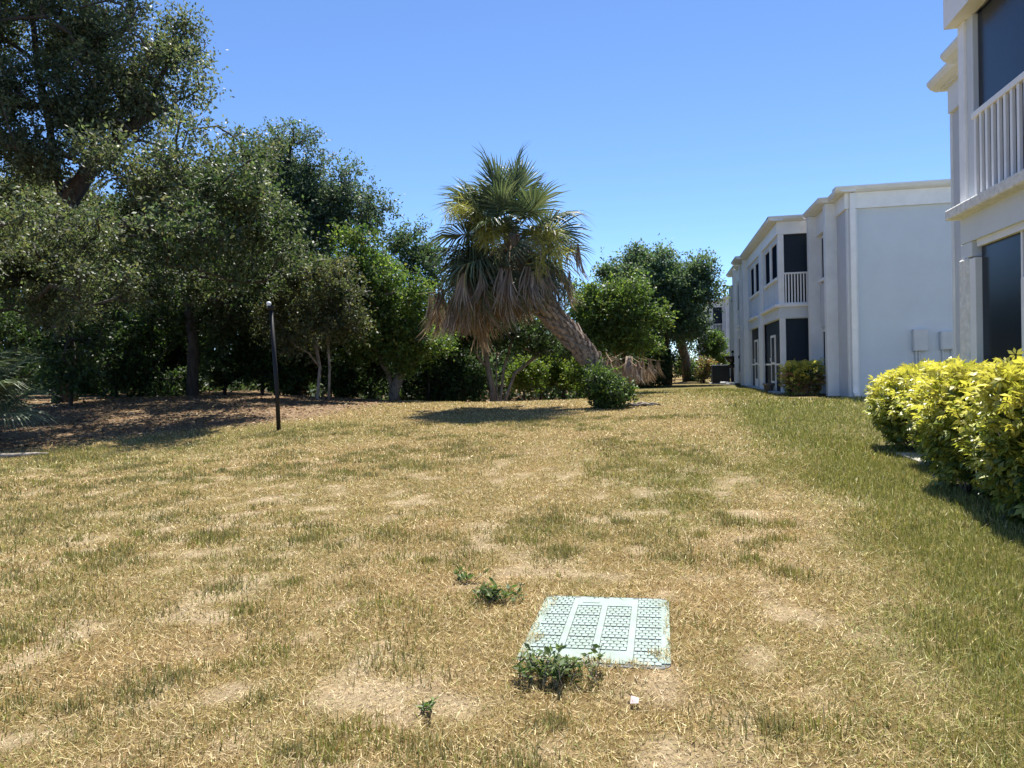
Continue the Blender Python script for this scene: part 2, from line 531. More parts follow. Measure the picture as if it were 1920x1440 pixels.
def apartment(label, dy, dz, detail=True, dx=0.0, x_end=16.0):
    """the two-storey block whose screened bay faces the lawn; numbers are those of the middle block"""
    z0 = 0.48
    T = thing('apartment_building', label, 'building', (5.7 + dx, 24.5 + dy, z0 + dz), 'two-storey blocks along the lawn')
    # geometry is written in the middle block's coordinates and moved as a whole
    T.location = (5.7, 24.5, z0)
    ORIG[T.name] = np.array([5.7, 24.5, z0])
    roof, fb, ft = 6.75, 6.12, 6.585
    # end wall and body
    MB().box(5.7, x_end, 24.5, 46.0, z0 - 0.5, 6.52).build('wall', M['wall'], T)
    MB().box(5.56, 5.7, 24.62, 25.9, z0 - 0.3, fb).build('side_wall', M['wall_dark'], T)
    MB().box(5.56, 5.86, 24.43, 24.62, z0 - 0.3, fb).build('corner_pilaster', M['trim'], T, bevel=0.01)
    f = MB().box(5.50, x_end, 24.38, 24.5, fb, ft)
    f.box(5.50, 5.62, 24.5, 25.75, fb, ft)
    f.build('fascia', M['white'], T)
    f = MB()
    cornice_x(f, 24.12, 5.2, x_end, ft, roof, 0.5)
    f.build('cornice', M['trim'], T)
    f = MB(); cornice_y(f, 5.27, 24.16, 25.7, ft + 0.004, roof - 0.004, 0.5); f.build('cornice', M['trim'], T)
    MB().box(5.3, x_end, 24.3, 46, 6.60, 6.70).build('roof', M['roof'], T)
    # downspout on the end wall
    MB().box(5.60 + 0.02, 5.78, 24.27, 24.378, z0 + 0.12, ft - 0.02).box(5.60 + 0.02, 5.78, 24.12, 24.27, z0 + 0.04, z0 + 0.16).build('downspout', M['white'], T, bevel=0.012)
    # fins with window recess
    for (ya, yb, xf) in ((25.75, 26.1, 5.22), (27.85, 28.2, 5.10)):
        MB().box(xf, 5.62, ya, yb, z0 - 0.3, ft).build('pilaster', M['trim'], T, bevel=0.012)
    MB().box(5.34, 5.62, 26.1, 27.85, fb - 0.25, ft).build('fascia', M['trim'], T)
    f = MB(); cornice_y(f, 4.99, 25.62, 28.3, ft + 0.006, roof - 0.006, 0.6); cornice_x(f, 25.55, 5.0, 5.6, ft + 0.01, roof - 0.01, 0.3); f.build('cornice', M['trim'], T)
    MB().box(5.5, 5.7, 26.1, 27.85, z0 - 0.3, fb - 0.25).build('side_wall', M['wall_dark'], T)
    window_y(T, 5.46, 26.3, 27.6, 4.35, 5.8)
    MB().box(5.40, 5.5, 26.25, 27.65, 2.75, 4.2).build('spandrel_panel', M['wall_dark'], T)
    window_y(T, 5.46, 26.3, 27.6, 1.35, 2.65)
    # bay: near face at y=28.6 (faces the camera), long face at x=4.2
    X, Y0, Y1 = 4.2, 28.62, 38.3
    led = 3.66
    # floors
    MB().box(X + 0.02, 5.7, Y0 + 0.03, Y1, led - 0.52, led - 0.01).build('balcony_slab', M['wall'], T)
    MB().box(X - 0.02, 5.5, Y0 - 0.05, Y0 + 0.03, led - 0.50, led - 0.11).build('slab_edge', M['wall'], T)
    MB().box(X - 0.14, 5.35, Y0 - 0.16, Y0 + 0.07, led - 0.11, led).box(X - 0.14, X + 0.1, Y0 + 0.07, 33.0, led - 0.11, led).build('ledge', M['white'], T, bevel=0.015)
    MB().box(X - 0.14, X + 0.1, 34.5, 37.6, led - 0.12, led - 0.01).build('ledge', M['white'], T, bevel=0.015)
    MB().box(X - 0.02, X + 0.02, Y0 + 0.03, Y1, led - 0.50, led - 0.11).build('slab_edge', M['wall'], T)
    MB().box(X - 0.25, 5.7, Y0 - 0.1, Y1, z0 - 0.3, z0 + 0.04).build('porch_slab', M['concrete'], T)
    # roof over the bay
    f = MB().box(X - 0.05, 5.25, Y0 - 0.06, Y0 + 0.06, 6.14, ft).box(X - 0.05, X + 0.07, Y0 + 0.06, Y1, 6.14, ft)
    f.build('fascia', M['white'], T)
    f = MB(); cornice_x(f, Y0 - 0.33, X - 0.36, 5.02, ft, roof, 0.5); f.build('cornice', M['trim'], T)
    f = MB(); cornice_y(f, X - 0.36, Y0 - 0.3, Y1, ft + 0.003, roof - 0.003, 0.5); f.build('cornice', M['trim'], T)
    MB().box(X + 0.02, 5.6, Y0 - 0.1, Y1, ft + 0.02, roof - 0.03).build('roof', M['roof'], T)
    # posts
    MB().box(X, X + 0.19, Y0 - 0.04, Y0 + 0.14, led, 6.14).build('post', M['white'], T, bevel=0.01)
    MB().box(X + 0.02, X + 0.21, Y0 - 0.04, Y0 + 0.14, z0 + 0.04, led - 0.5).build('post', M['trim'], T, bevel=0.01)
    # near-face screens
    MB().box(X + 0.19, 5.4, Y0 + 0.06, Y0 + 0.066, led, 6.14).build('screen', M['screen'], T)
    MB().box(X + 0.21, 5.4, Y0 + 0.06, Y0 + 0.066, z0 + 0.04, led - 0.5).build('screen', M['screen'], T)
    MB().box(X + 0.21, 5.3, Y0 + 0.02, Y0 + 0.055, 1.48, 1.55).build('screen_rail', M['white'], T)
    railing_along_x(T, X + 0.19, 5.2, Y0 - 0.01, led, 4.78, 8 if detail else 7)
    # long face, upper storey: wall with window pairs
    f = MB()
    f.box(X + 0.02, X + 0.14, Y0 + 0.14, Y1, led, 4.62)
    f.box(X + 0.02, X + 0.14, Y0 + 0.14, Y1, 6.0, 6.14)
    segs = [(Y0 + 0.14, 28.95), (32.4, 34.0), (37.4, Y1)]
    for a, bb in segs: f.box(X + 0.02, X + 0.14, a, bb, 4.62, 6.0)
    f.build('bay_wall', M['wall'], T)
    for (a, bb) in ((28.95, 30.6), (30.75, 32.4), (34.0, 35.6), (35.75, 37.4)):
        window_y(T, X + 0.05, a + 0.05, bb - 0.05, 4.64, 5.98)
    for yy in (30.6, 35.6):
        MB().box(X + 0.0, X + 0.14, yy - 0.05, yy + 0.2, 4.62, 6.0).build('mullion', M['white'], T)
    MB().box(X - 0.06, X + 0.02, 32.75, 33.6, z0 + 0.04, 6.14).build('pilaster', M['trim'], T, bevel=0.01)
    for yy in (29.6, 31.4, 35.2, 36.6):
        MB().box(X, X + 0.02, yy, yy + 0.08, led + 0.01, 4.55).build('batten', M['wall'], T)
    # long face, lower storey: screens and doors
    for (a, bb) in ((33.6, 34.4), (37.6, Y1)):
        MB().box(X - 0.02, X + 0.16, a, bb, z0 + 0.04, led - 0.5).build('bay_pier', M['trim'], T)
    for (a, bb, d) in ((Y0 + 0.14, 32.75, (30.1, 31.2)), (34.4, 37.6, (35.3, 36.4))):
        MB().box(X + 0.08, X + 0.086, a, d[0], z0 + 0.04, led - 0.5).build('screen', M['screen'], T)
        MB().box(X + 0.08, X + 0.086, d[1], bb, z0 + 0.04, led - 0.5).build('screen', M['screen'], T)
        MB().box(X + 0.08, X + 0.086, d[0], d[1], z0 + 2.16, led - 0.5).build('screen', M['screen'], T)
        screen_door_y(T, X + 0.07, d[0], d[1], z0 + 0.05, z0 + 2.15)
        MB().box(X + 0.04, X + 0.075, a, d[0], 1.48, 1.55).build('screen_rail', M['white'], T)
        MB().box(X + 0.04, X + 0.075, d[1], bb, 1.48, 1.55).build('screen_rail', M['white'], T)
    # far wing past the bay
    for (ya, yb, xf) in ((38.3, 38.75, 3.98), (39.9, 40.4, 3.98)):
        MB().box(xf, 5.6, ya, yb, z0 - 0.3, ft).build('pilaster', M['trim'], T, bevel=0.012)
    MB().box(4.12, 5.6, 38.75, 39.9, z0 - 0.3, ft).build('side_wall', M['wall_dark'], T)
    MB().box(4.30, 5.6, 40.4, 45.6, z0 - 0.3, 6.3).build('side_wall', M['wall'], T)
    MB().box(4.16, 5.6, 40.4, 45.8, 6.0, ft).build('fascia', M['trim'], T)
    MB().box(3.98, 5.6, 45.6, 46.0, z0 - 0.3, 6.0).build('pilaster', M['wall'], T)
    f = MB(); cornice_y(f, 3.64, 38.2, 40.5, ft + 0.006, roof - 0.006, 0.6); cornice_y(f, 3.84, 40.5, 46.0, ft, roof, 0.6); f.build('cornice', M['trim'], T)
    window_y(T, 4.24, 41.3, 43.4, 4.4, 5.9)
    window_y(T, 4.24, 41.3, 43.4, 1.1, 3.0)
    MB().box(4.02, 4.3, 40.9, 43.8, 3.45, 3.58).build('ledge', M['white'], T)
    MB().box(3.72, 3.9, 40.42, 40.56, z0 + 0.1, 6.4).box(3.45, 3.72, 40.42, 40.56, z0 + 0.03, z0 + 0.15).build('downspout', M['white'], T, bevel=0.015)
    # porch interior
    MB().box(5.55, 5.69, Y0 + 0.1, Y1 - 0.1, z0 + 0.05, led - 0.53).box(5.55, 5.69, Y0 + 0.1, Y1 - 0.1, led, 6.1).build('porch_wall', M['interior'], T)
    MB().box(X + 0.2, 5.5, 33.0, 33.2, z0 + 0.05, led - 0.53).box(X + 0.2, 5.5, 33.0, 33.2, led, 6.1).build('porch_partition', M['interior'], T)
    T.location = (5.7 + dx, 24.5 + dy, z0 + dz)
    return T


mid = apartment('grey two-storey apartment block with wide blank end wall in mid distance', 0, 0)
far = apartment('farthest grey apartment block, half hidden behind the trees past the middle block', 36.6, 0.12, False, -0.05)

# floodlight under the far roof corner of the middle block
fl = thing('floodlight', 'small black twin floodlight under far roof corner of middle block', 'light', (3.86, 45.9, 6.0))
MB().box(3.84, 3.98, 45.85, 46.0, 5.98, 6.12).build('bracket', M['black'], fl)
for zz in (5.78, 6.08):
    MB().tube([(3.66, 45.88, zz), (3.82, 45.92, zz + 0.06)], [0.11, 0.06], 10).build('lamp_head', M['black'], fl)

# the near block
NZ = 0.16
nb = thing('apartment_building', 'nearest grey apartment block at right edge with screened balcony and white railing', 'building', (3.6, 10.2, NZ), 'two-storey blocks along the lawn')
NX, NY0, NY1 = 3.62, 0.5, 10.15
led = 3.40
MB().box(5.2, 15, -2, 14.4, NZ - 0.3, 6.15).build('wall', M['wall'], nb)
# far fins and cornice steps
for (ya, yb, xf) in ((11.9, 12.2, 4.75), (13.2, 13.5, 4.85)):
    MB().box(xf, 5.3, ya, yb, NZ - 0.3, 6.28).build('pilaster', M['trim'], nb, bevel=0.012)
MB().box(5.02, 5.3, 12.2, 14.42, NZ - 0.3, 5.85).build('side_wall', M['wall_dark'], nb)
MB().box(4.96, 5.3, 13.5, 14.46, 5.80, 6.28).box(4.9, 5.3, 12.2, 13.2, 5.8, 6.28).build('fascia', M['trim'], nb)
MB().box(5.0, 5.3, 14.42, 14.5, NZ - 0.3, 5.80).build('corner_pilaster', M['trim'], nb)
f = MB(); cornice_y(f, 4.72, 13.42, 14.75, 6.28, 6.45, 0.6); cornice_y(f, 4.50, 11.8, 13.42, 6.285, 6.445, 0.7); f.build('cornice', M['trim'], nb)
MB().box(4.9, 15, -2, 14.6, 6.25, 6.40).build('roof', M['roof'], nb)
window_y(nb, 4.98, 12.5, 13.0, 4.0, 5.4)
# bay
MB().box(NX + 0.04, 5.2, NY0, NY1 - 0.05, led - 0.46, led - 0.02).build('balcony_slab', M['wall'], nb)
MB().box(NX - 0.02, NX + 0.04, NY0, NY1, led - 0.44, led - 0.13).build('slab_edge', M['wall'], nb)
MB().box(NX - 0.16, NX + 0.12, NY0, NY1 + 0.1, led - 0.13, led).build('ledge', M['rough_white'], nb, bevel=0.02)
MB().box(NX - 0.14, NX + 0.06, NY0, NY1 - 0.02, 5.60, 6.24).box(NX - 0.14, 5.2, NY1 - 0.02, NY1 + 0.1, 5.60, 6.24).build('fascia', M['white'], nb)
f = MB(); cornice_y(f, NX - 0.4, NY0, NY1 + 0.3, 6.24, 6.42, 0.5); f.build('cornice', M['trim'], nb)
MB().box(NX + 0.06, 5.2, NY0, NY1 - 0.02, 5.66, 5.72).build('porch_ceiling', M['white'], nb)
MB().box(NX + 0.06, 5.2, NY0, NY1, 6.26, 6.41).build('roof', M['roof'], nb)
MB().box(NX + 0.0, NX + 0.14, NY1 - 0.12, NY1 + 0.06, led, 5.60).build('post', M['white'], nb, bevel=0.008)
MB().box(NX + 0.03, NX + 0.12, NY1 - 0.30, NY1 - 0.125, led, 5.60).build('post', M['wall'], nb, bevel=0.008)
MB().box(NX, NX + 0.12, 8.18, 8.30, led, 5.60).build('post', M['white'], nb, bevel=0.008)
MB().box(NX, NX + 0.12, 5.0, 5.12, led, 5.60).build('post', M['white'], nb, bevel=0.008)
railing_along_y(nb, NX + 0.03, 8.30, NY1 - 0.30, led + 0.01, 4.44, 10)
railing_along_y(nb, NX + 0.03, 5.12, 8.18, led + 0.01, 4.44, 15)
MB().box(NX + 0.09, NX + 0.096, 8.30, NY1 - 0.30, led, 5.60).build('screen', M['glass'], nb)
MB().box(NX + 0.09, NX + 0.096, 5.12, 8.18, led, 5.60).build('screen', M['glass'], nb)
MB().box(NX + 0.14, 5.2, NY1 - 0.08, NY1 - 0.01, led, 5.60).build('bay_end_wall', M['wall'], nb)
# lower storey
MB().box(NX + 0.02, 5.2, NY1 - 0.10, NY1 + 0.02, NZ - 0.2, led - 0.46).build('bay_end_wall', M['wall_dark'], nb)
MB().box(NX - 0.01, NX + 0.16, NY1 - 0.30, NY1 + 0.03, 2.78, led - 0.44).build('corbel', M['wall'], nb, bevel=0.01)
MB().box(NX - 0.03, NX + 0.17, NY1 - 0.20, NY1 + 0.05, NZ - 0.1, 2.78).build('column', M['rough_white'], nb, bevel=0.025)
MB().box(NX, NX + 0.13, NY1 - 0.38, NY1 - 0.202, NZ, 2.76).build('door_jamb', M['trim'], nb)
MB().box(NX + 0.02, NX + 0.10, NY0, NY1 - 0.38, led - 0.52, led - 0.44).build('header', M['trim'], nb)
MB().box(NX + 0.07, NX + 0.076, 8.75, NY1 - 0.38, NZ, led - 0.52).build('screen', M['glass'], nb)
MB().box(NX + 0.05, NX + 0.09, 8.71, 8.75, NZ, led - 0.52).build('mullion', M['white'], nb)
MB().box(NX + 0.07, NX + 0.076, 5.0, 8.71, 2.42, led - 0.52).build('screen', M['glass'], nb)
d = MB()
d.box(NX + 0.03, NX + 0.09, 8.6, 8.71, NZ, 2.40).box(NX + 0.03, NX + 0.09, 7.5, 7.6, NZ, 2.40).box(NX + 0.03, NX + 0.09, 7.6, 8.6, 2.28, 2.40)
d = d.build('door', M['white'], nb)
MB().box(NX + 0.06, NX + 0.066, 7.6, 8.6, NZ, 2.28).build('screen', M['glass'], d)
MB().box(NX + 0.07, NX + 0.076, 5.0, 7.5, NZ, 2.40).build('screen', M['glass'], nb)
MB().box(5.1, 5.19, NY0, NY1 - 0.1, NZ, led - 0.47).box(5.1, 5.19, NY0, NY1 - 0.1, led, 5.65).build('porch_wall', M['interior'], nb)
MB().box(NX - 0.05, 5.2, NY0, NY1, NZ - 0.25, NZ + 0.02).build('porch_slab', M['concrete'], nb)

# concrete strip beside the near block
st = MB().box(3.45, 4.7, 11.0, 12.4, NZ - 0.2, NZ + 0.03).build('path', M['concrete'])
tag(st, 'pale concrete strip beside the nearest block', kind='structure')

# meter boxes on the blank end wall
for (x0, x1, za, zb, lab) in ((7.33, 7.73, 1.82, 2.46, 'narrow grey utility box on end wall, the one nearer the downspout'),
                              (8.07, 8.62, 1.84, 2.37, 'wider grey utility box on end wall, the one next to the hedge and nearest block')):
    t = thing('meter_box', lab, 'utility box', ((x0 + x1) / 2, 24.5, za), 'utility boxes on the end wall')
    MB().box(x0, x1, 24.33, 24.498, za, zb).build('body', M['box'], t, bevel=0.012)
    MB().box(x0 + 0.03, x1 - 0.03, 24.318, 24.33, za + 0.03, zb - 0.03).build('door', M['box'], t)
    for fx in (0.25, 0.45) if x1 < 8 else (0.15, 0.6):
        xx = x0 + (x1 - x0) * fx
        MB().tube([(xx, 24.44, 0.3), (xx, 24.44, za)], [0.03, 0.03], 8).build('conduit', M['box'], t)

# ------------------------------------------------------------------ utility cover in the lawn
cx0, cx1, cy0, cy1 = -0.80, 0.02, 3.97, 5.18
ct = 0.040
cov = thing('utility_cover', 'pale mint polymer utility vault cover lying flat in the dry grass', 'cover', ((cx0 + cx1) / 2, (cy0 + cy1) / 2, 0.03))
def rr(x0, x1, y0, y1, r, n=5):
    P_ = []
    for (cx, cy, a0) in ((x1 - r, y1 - r, 0), (x0 + r, y1 - r, 90), (x0 + r, y0 + r, 180), (x1 - r, y0 + r, 270)):
        for k in range(n + 1):
            a = R_(a0 + 90 * k / n); P_.append((cx + r * math.cos(a), cy + r * math.sin(a)))
    return P_
MB().prism(rr(cx0, cx1, cy0, cy1, 0.07), 'z', -0.05, ct - 0.006).build('base_plate', M['cover_base'], cov)
NCOL, NROW = 4, 6
cw = (cx1 - cx0 - 0.05) / NCOL; rh = (cy1 - cy0 - 0.05) / NROW
f = MB()
for k in range(NCOL + 1):
    x = cx0 + 0.025 + k * cw
    w = 0.018 if 0 < k < NCOL else 0.024
    f.box(x - w, x + w, cy0 + 0.06, cy1 - 0.06, ct - 0.02, ct + 0.001)
f.build('rib', M['cover'], cov)
for i in range(NCOL):
    for j in range(NROW):
        xa = cx0 + 0.025 + i * cw + 0.021; xb = xa + cw - 0.042
        ya = cy0 + 0.025 + j * rh + 0.006; yb = ya + rh - 0.012
        f = MB()
        if (j == 0 and i in (1, 2)) or (j == NROW - 1 and i in (1, 2)):
            f.box(xa - 0.003, xb + 0.003, ya, yb, ct - 0.02, ct)
            if i == 1 and j == NROW - 1: f.box(xa + 0.02, xb - 0.02, ya + 0.05, yb - 0.05, ct, ct + 0.003)
        else:
            # basket-weave lugs: rows of short bars, alternate rows shifted, thin dirty joints between
            nr = 4; hh = (yb - ya) / nr
            for r in range(nr):
                nb_ = 4; ww = (xb - xa) / nb_
                off = 0.5 * ww if r % 2 else 0
                for q in range(-1, nb_ + 1):
                    a = max(xa, xa + q * ww + off + 0.0035); e = min(xb, xa + (q + 1) * ww + off - 0.0035)
                    if e - a < 0.008: continue
                    f.box(a, e, ya + r * hh + 0.0042, ya + (r + 1) * hh - 0.0042, ct - 0.02, ct)
                    # web joining alternate bars, so joints read as short dashes
                    cxm = (a + e) / 2
                    if r < nr - 1: f.box(cxm - ww * 0.20, cxm + ww * 0.12, ya + (r + 1) * hh - 0.0042, ya + (r + 1) * hh + 0.0042, ct - 0.02, ct - 0.001)
        f.build('tread_panel', M['cover'], cov)
MB().box(-0.405, -0.385, 4.17, 4.235, ct - 0.004, ct + 0.0025).build('lift_slot', M['black'], cov)

# ------------------------------------------------------------------ foliage machinery
def unit(v):
    return v / (np.linalg.norm(v, axis=-1, keepdims=True) + 1e-9)


def leaf_quads(P0, D, Nn, ln, wd):
    """diamond leaves: base P0, direction D, normal Nn"""
    S = unit(np.cross(D, Nn))
    ln = ln[:, None]; wd = wd[:, None]
    a = P0; t = P0 + D * ln
    mpt = P0 + D * ln * 0.45
    V = np.stack([a, mpt + S * wd * 0.5, t, mpt - S * wd * 0.5], 1).reshape(-1, 3)
    Fq = np.arange(len(P0) * 4).reshape(-1, 4)
    return V, Fq


def palette(n, cols, rg, jitter=0.22):
    cols = np.array(cols)
    w = rg.integers(0, len(cols), n)
    c = cols[w] * (1 + jitter * rg.standard_normal((n, 1)))
    c = c * (1 + 0.07 * rg.standard_normal((n, 3)))
    return np.clip(c, 0.008, 0.9)


def clump_leaves(C, Rr, rg, leaf=0.10, dens=1.3, cols=((0.05, 0.08, 0.03),), droop=0.1, spiky=0.35, flat=0.75, aspect=0.5):
    """leaves on twigs spread through ellipsoidal clumps; C centres, Rr radii"""
    allP = []; allD = []; tone = []
    for c, r in zip(C, Rr):
        m = max(6, int(26 * dens * (r / 0.5) ** 2))
        d = unit(rg.standard_normal((m, 3)) + np.array([0, 0, 0.18]))
        k = max(5, int(9))
        base = c + d * np.array([1, 1, flat]) * r * rg.uniform(0.15, 0.75, (m, 1))
        tw = unit(d + 0.5 * rg.standard_normal((m, 3)) + np.array([0, 0, 0.15 - droop]))
        L_ = r * rg.uniform(0.25, 0.55 + spiky, (m, 1))
        t = rg.uniform(0.0, 1.0, (m, k, 1))
        p = base[:, None, :] + tw[:, None, :] * L_[:, None, :] * t + rg.standard_normal((m, k, 3)) * (0.03 + 0.05 * r)
        dd = unit(tw[:, None, :] * 0.5 + rg.standard_normal((m, k, 3)) * 0.75 + np.array([0, 0, -droop]))
        allP.append(p.reshape(-1, 3)); allD.append(dd.reshape(-1, 3))
        tone.append(np.repeat(1 + 0.13 * rg.standard_normal(), m * k))
    P0 = np.concatenate(allP); D = np.concatenate(allD); tone = np.concatenate(tone)
    n = len(P0)
    Nn = unit(rg.standard_normal((n, 3)) * 0.75 + np.array([0, 0, 0.7]))
    ln = leaf * rg.uniform(0.65, 1.3, n)
    V, Fq = leaf_quads(P0, D, Nn, ln, ln * aspect * rg.uniform(0.8, 1.2, n))
    col = palette(n, cols, rg) * tone[:, None]
    return V, Fq, np.clip(col, 0.006, 0.9)


def grow_limbs(trunk, tips, rg, r_base, sides=6, r_tip=0.012, wig=0.12):
    """skeleton: trunk polylines, then every clump centre joined to the nearest lower node"""
    nodes = []; par = []
    for poly in trunk:
        prev = -1
        if nodes:
            dd = [np.linalg.norm(np.array(poly[0]) - q) for q in nodes]
            prev = int(np.argmin(dd)) if min(dd) < 0.6 else -1
        for p in poly:
            if prev >= 0 and np.linalg.norm(nodes[prev] - np.array(p, float)) < 1e-3: continue
            nodes.append(np.array(p, float)); par.append(prev); prev = len(nodes) - 1
    tips = [np.array(t) for t in tips]
    root = nodes[0]
    tips.sort(key=lambda t: np.linalg.norm(t - nodes[min(len(trunk[0]) - 1, len(nodes) - 1)]))
    for t in tips:
        A = np.array(nodes)
        d = np.linalg.norm(A - t, axis=1) + 0.9 * np.maximum(0, A[:, 2] - t[2]) + 0.05 * np.linalg.norm(A - root, axis=1)
        d[0] += 3.0
        j = int(np.argmin(d))
        a = nodes[j]; v = t - a; Ld = np.linalg.norm(v)
        ns = max(2, int(Ld / 0.55)); prev = j
        off = rg.standard_normal(3) * wig * Ld * 0.5 + np.array([0, 0, 0.08 * Ld])
        for k in range(1, ns + 1):
            f_ = k / ns
            p = a + v * f_ + off * math.sin(math.pi * f_) + rg.standard_normal(3) * 0.05 * (0 if k == ns else 1)
            nodes.append(p); par.append(prev); prev = len(nodes) - 1
    n = len(nodes)
    cnt = np.zeros(n)
    hasch = np.zeros(n, bool)
    for i in range(n):
        if par[i] >= 0: hasch[par[i]] = True
    for i in range(n - 1, -1, -1):
        if not hasch[i]: cnt[i] += 1
        if par[i] >= 0: cnt[par[i]] += cnt[i]
    mx = cnt.max()
    rad = r_tip + (r_base - r_tip) * (cnt / mx) ** 0.55
    rad[0] *= 1.25
    ch = {}
    for i in range(n):
        if par[i] >= 0: ch.setdefault(par[i], []).append(i)
    mb = MB()
    # chains
    starts = [(par[i], i) for i in range(n) if par[i] < 0 or (par[i] >= 0 and i != max(ch[par[i]], key=lambda q: cnt[q]))]
    for p0, i in starts:
        pts = []; rr_ = []
        if p0 >= 0: pts.append(nodes[p0]); rr_.append(min(rad[p0], rad[i] * 1.15))
        while True:
            pts.append(nodes[i]); rr_.append(rad[i])
            if i not in ch: break
            i = max(ch[i], key=lambda q: cnt[q])
        if len(pts) > 1: mb.tube(pts, rr_, sides)
    return mb


def fill_clumps(ells, Y, rg, r=(0.4, 0.8), spacing=0.62, depth=1.0, ydepth=None):
    """ells: photo ellipses (px,py,rx,ry[,dY]); fills the matching ellipsoids with clump centres"""
    C = []; Rr = []
    for e in ells:
        dY = e[4] if len(e) > 4 else 0
        c = aty(e[0], e[1], Y + dY)
        mpp = (Y + dY) / F_PX
        ax = np.array([e[2] * mpp, max(min(e[2], e[3] * 1.5) * mpp * depth, 0.7), e[3] * mpp])
        vol = 4.19 * np.prod(ax)
        n = max(3, int(vol / (4.19 * (spacing * (r[0] + r[1]) / 2) ** 3) * 0.55))
        n = min(n, 95)
        d = unit(rg.standard_normal((n, 3)))
        q = rg.uniform(0.12, 1, (n, 1)) ** 0.42
        C.append(c + d * q * ax); Rr.append(rg.uniform(r[0], r[1], n))
    return np.concatenate(C), np.concatenate(Rr)


OAK = ((0.090, 0.118, 0.066), (0.110, 0.138, 0.078), (0.070, 0.096, 0.052), (0.150, 0.165, 0.098))
OAKB = ((0.085, 0.130, 0.085), (0.11, 0.155, 0.10), (0.070, 0.110, 0.075))
LIME = ((0.11, 0.18, 0.038), (0.15, 0.22, 0.05), (0.08, 0.14, 0.035), (0.18, 0.23, 0.06))
MIDG = ((0.075, 0.130, 0.040), (0.095, 0.155, 0.045), (0.060, 0.105, 0.035))
DRYG = ((0.085, 0.100, 0.045), (0.11, 0.115, 0.055), (0.065, 0.085, 0.038), (0.13, 0.12, 0.06))
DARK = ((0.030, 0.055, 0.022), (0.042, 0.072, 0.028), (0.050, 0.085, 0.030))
SUNNY = ((0.16, 0.22, 0.035), (0.20, 0.26, 0.05), (0.11, 0.17, 0.03))
TRI = [0]


def tree(name, label, ells, Y, trunks, cols, seed, leaf=0.10, dens=1.0, r=(0.4, 0.8), r_base=0.25, cat='tree', bark='bark', group=None, spiky=0.35, droop=0.1, spacing=0.62, depth=1.0, aspect=0.5):
    rg = np.random.default_rng(seed)
    C, Rr = fill_clumps(ells, Y, rg, r, spacing, depth)
    b = trunks[0][0]
    T = thing(name, label, cat, tuple(b), group)
    grow_limbs(trunks, C, rg, r_base).build('trunk', M[bark], T, True)
    V, Fq, col = clump_leaves(C, Rr, rg, leaf * 1.12, dens * 1.25, cols, droop, spiky, aspect=aspect)
    TRI[0] += len(Fq) * 2
    obj('crown', V, Fq, M['leaf'], T, color=col)
    return T


def base_at(px, Y, sink=0.15):
    p = aty(px, 720, Y)
    return (p[0], p[1], gz(p[0], p[1]) - sink)


def pt(px, py, Y):
    return tuple(aty(px, py, Y))


WG = 'trees at the wood edge'
# big live oak on the left
b = base_at(120, 22)
tree('live_oak', 'huge live oak towering at top left, dark spreading limbs over the leaf litter',
     [(70, 40, 190, 110), (260, 70, 120, 90), (330, 170, 85, 85), (190, 190, 150, 100), (30, 230, 150, 130, -2), (350, 300, 110, 80, -3), (240, 330, 110, 70, -3),
      (60, 370, 120, 80, 1), (-200, 100, 220, 200, -3), (450, 335, 90, 75, -3.5), (470, 270, 50, 45, 2), (120, -150, 260, 120), (-250, 330, 180, 140, -4), (400, 400, 90, 60, -4), (280, 420, 90, 50, -5), (430, 440, 70, 45, -3)], 22,
     [[b, pt(118, 600, 22), pt(112, 480, 22), pt(120, 390, 22), pt(180, 300, 22), pt(240, 240, 22), pt(300, 200, 22)],
      [pt(120, 390, 22), pt(95, 250, 22), pt(70, 120, 22), pt(60, 20, 22)],
      [pt(115, 430, 22), pt(200, 410, 21.5), pt(290, 432, 21.5), pt(380, 470, 21.5)],
      [pt(180, 300, 22), pt(260, 262, 21.6), pt(340, 285, 21.4), pt(400, 330, 21.4)],
      [pt(118, 600, 22), pt(0, 420, 20), pt(-150, 250, 19)]], OAK, 11, leaf=0.115, dens=0.64, r=(0.45, 0.95), r_base=0.33, spacing=0.66, group=WG)
# hanging boughs of the small oak in front on the left
b = base_at(-70, 17.5)
tree('oak_tree', 'small oak with drooping grey-green boughs hanging over the shade at left edge',
     [(90, 480, 150, 70), (40, 560, 110, 60), (190, 545, 85, 55, -1), (120, 430, 90, 40, -1), (-120, 480, 120, 120, -2), (-60, 420, 140, 60, -3)], 16,
     [[b, pt(-60, 640, 17.2), pt(-20, 540, 16.5), pt(60, 490, 16)]], OAK + ((0.10, 0.12, 0.06),), 12, leaf=0.085, dens=1.05, r=(0.35, 0.6), r_base=0.16, spiky=0.5, droop=0.25, group=WG)
b = base_at(240, 32)  # oak added at the back to darken the shrubs at the wood's foot
tree('oak_tree', 'dark oak added deep in the wood behind the huge live oak to shade the undergrowth',
     [(60, 420, 150, 100), (230, 440, 130, 90), (380, 470, 110, 80), (470, 540, 90, 60), (-80, 480, 140, 110), (150, 560, 150, 60), (330, 580, 130, 60)], 31,
     [[b, pt(240, 640, 32), pt(235, 520, 31.5), pt(230, 430, 31)]], OAK[:3] + DARK, 23, leaf=0.17, dens=0.6, r=(0.6, 1.05), r_base=0.22, group=WG, spacing=0.7)
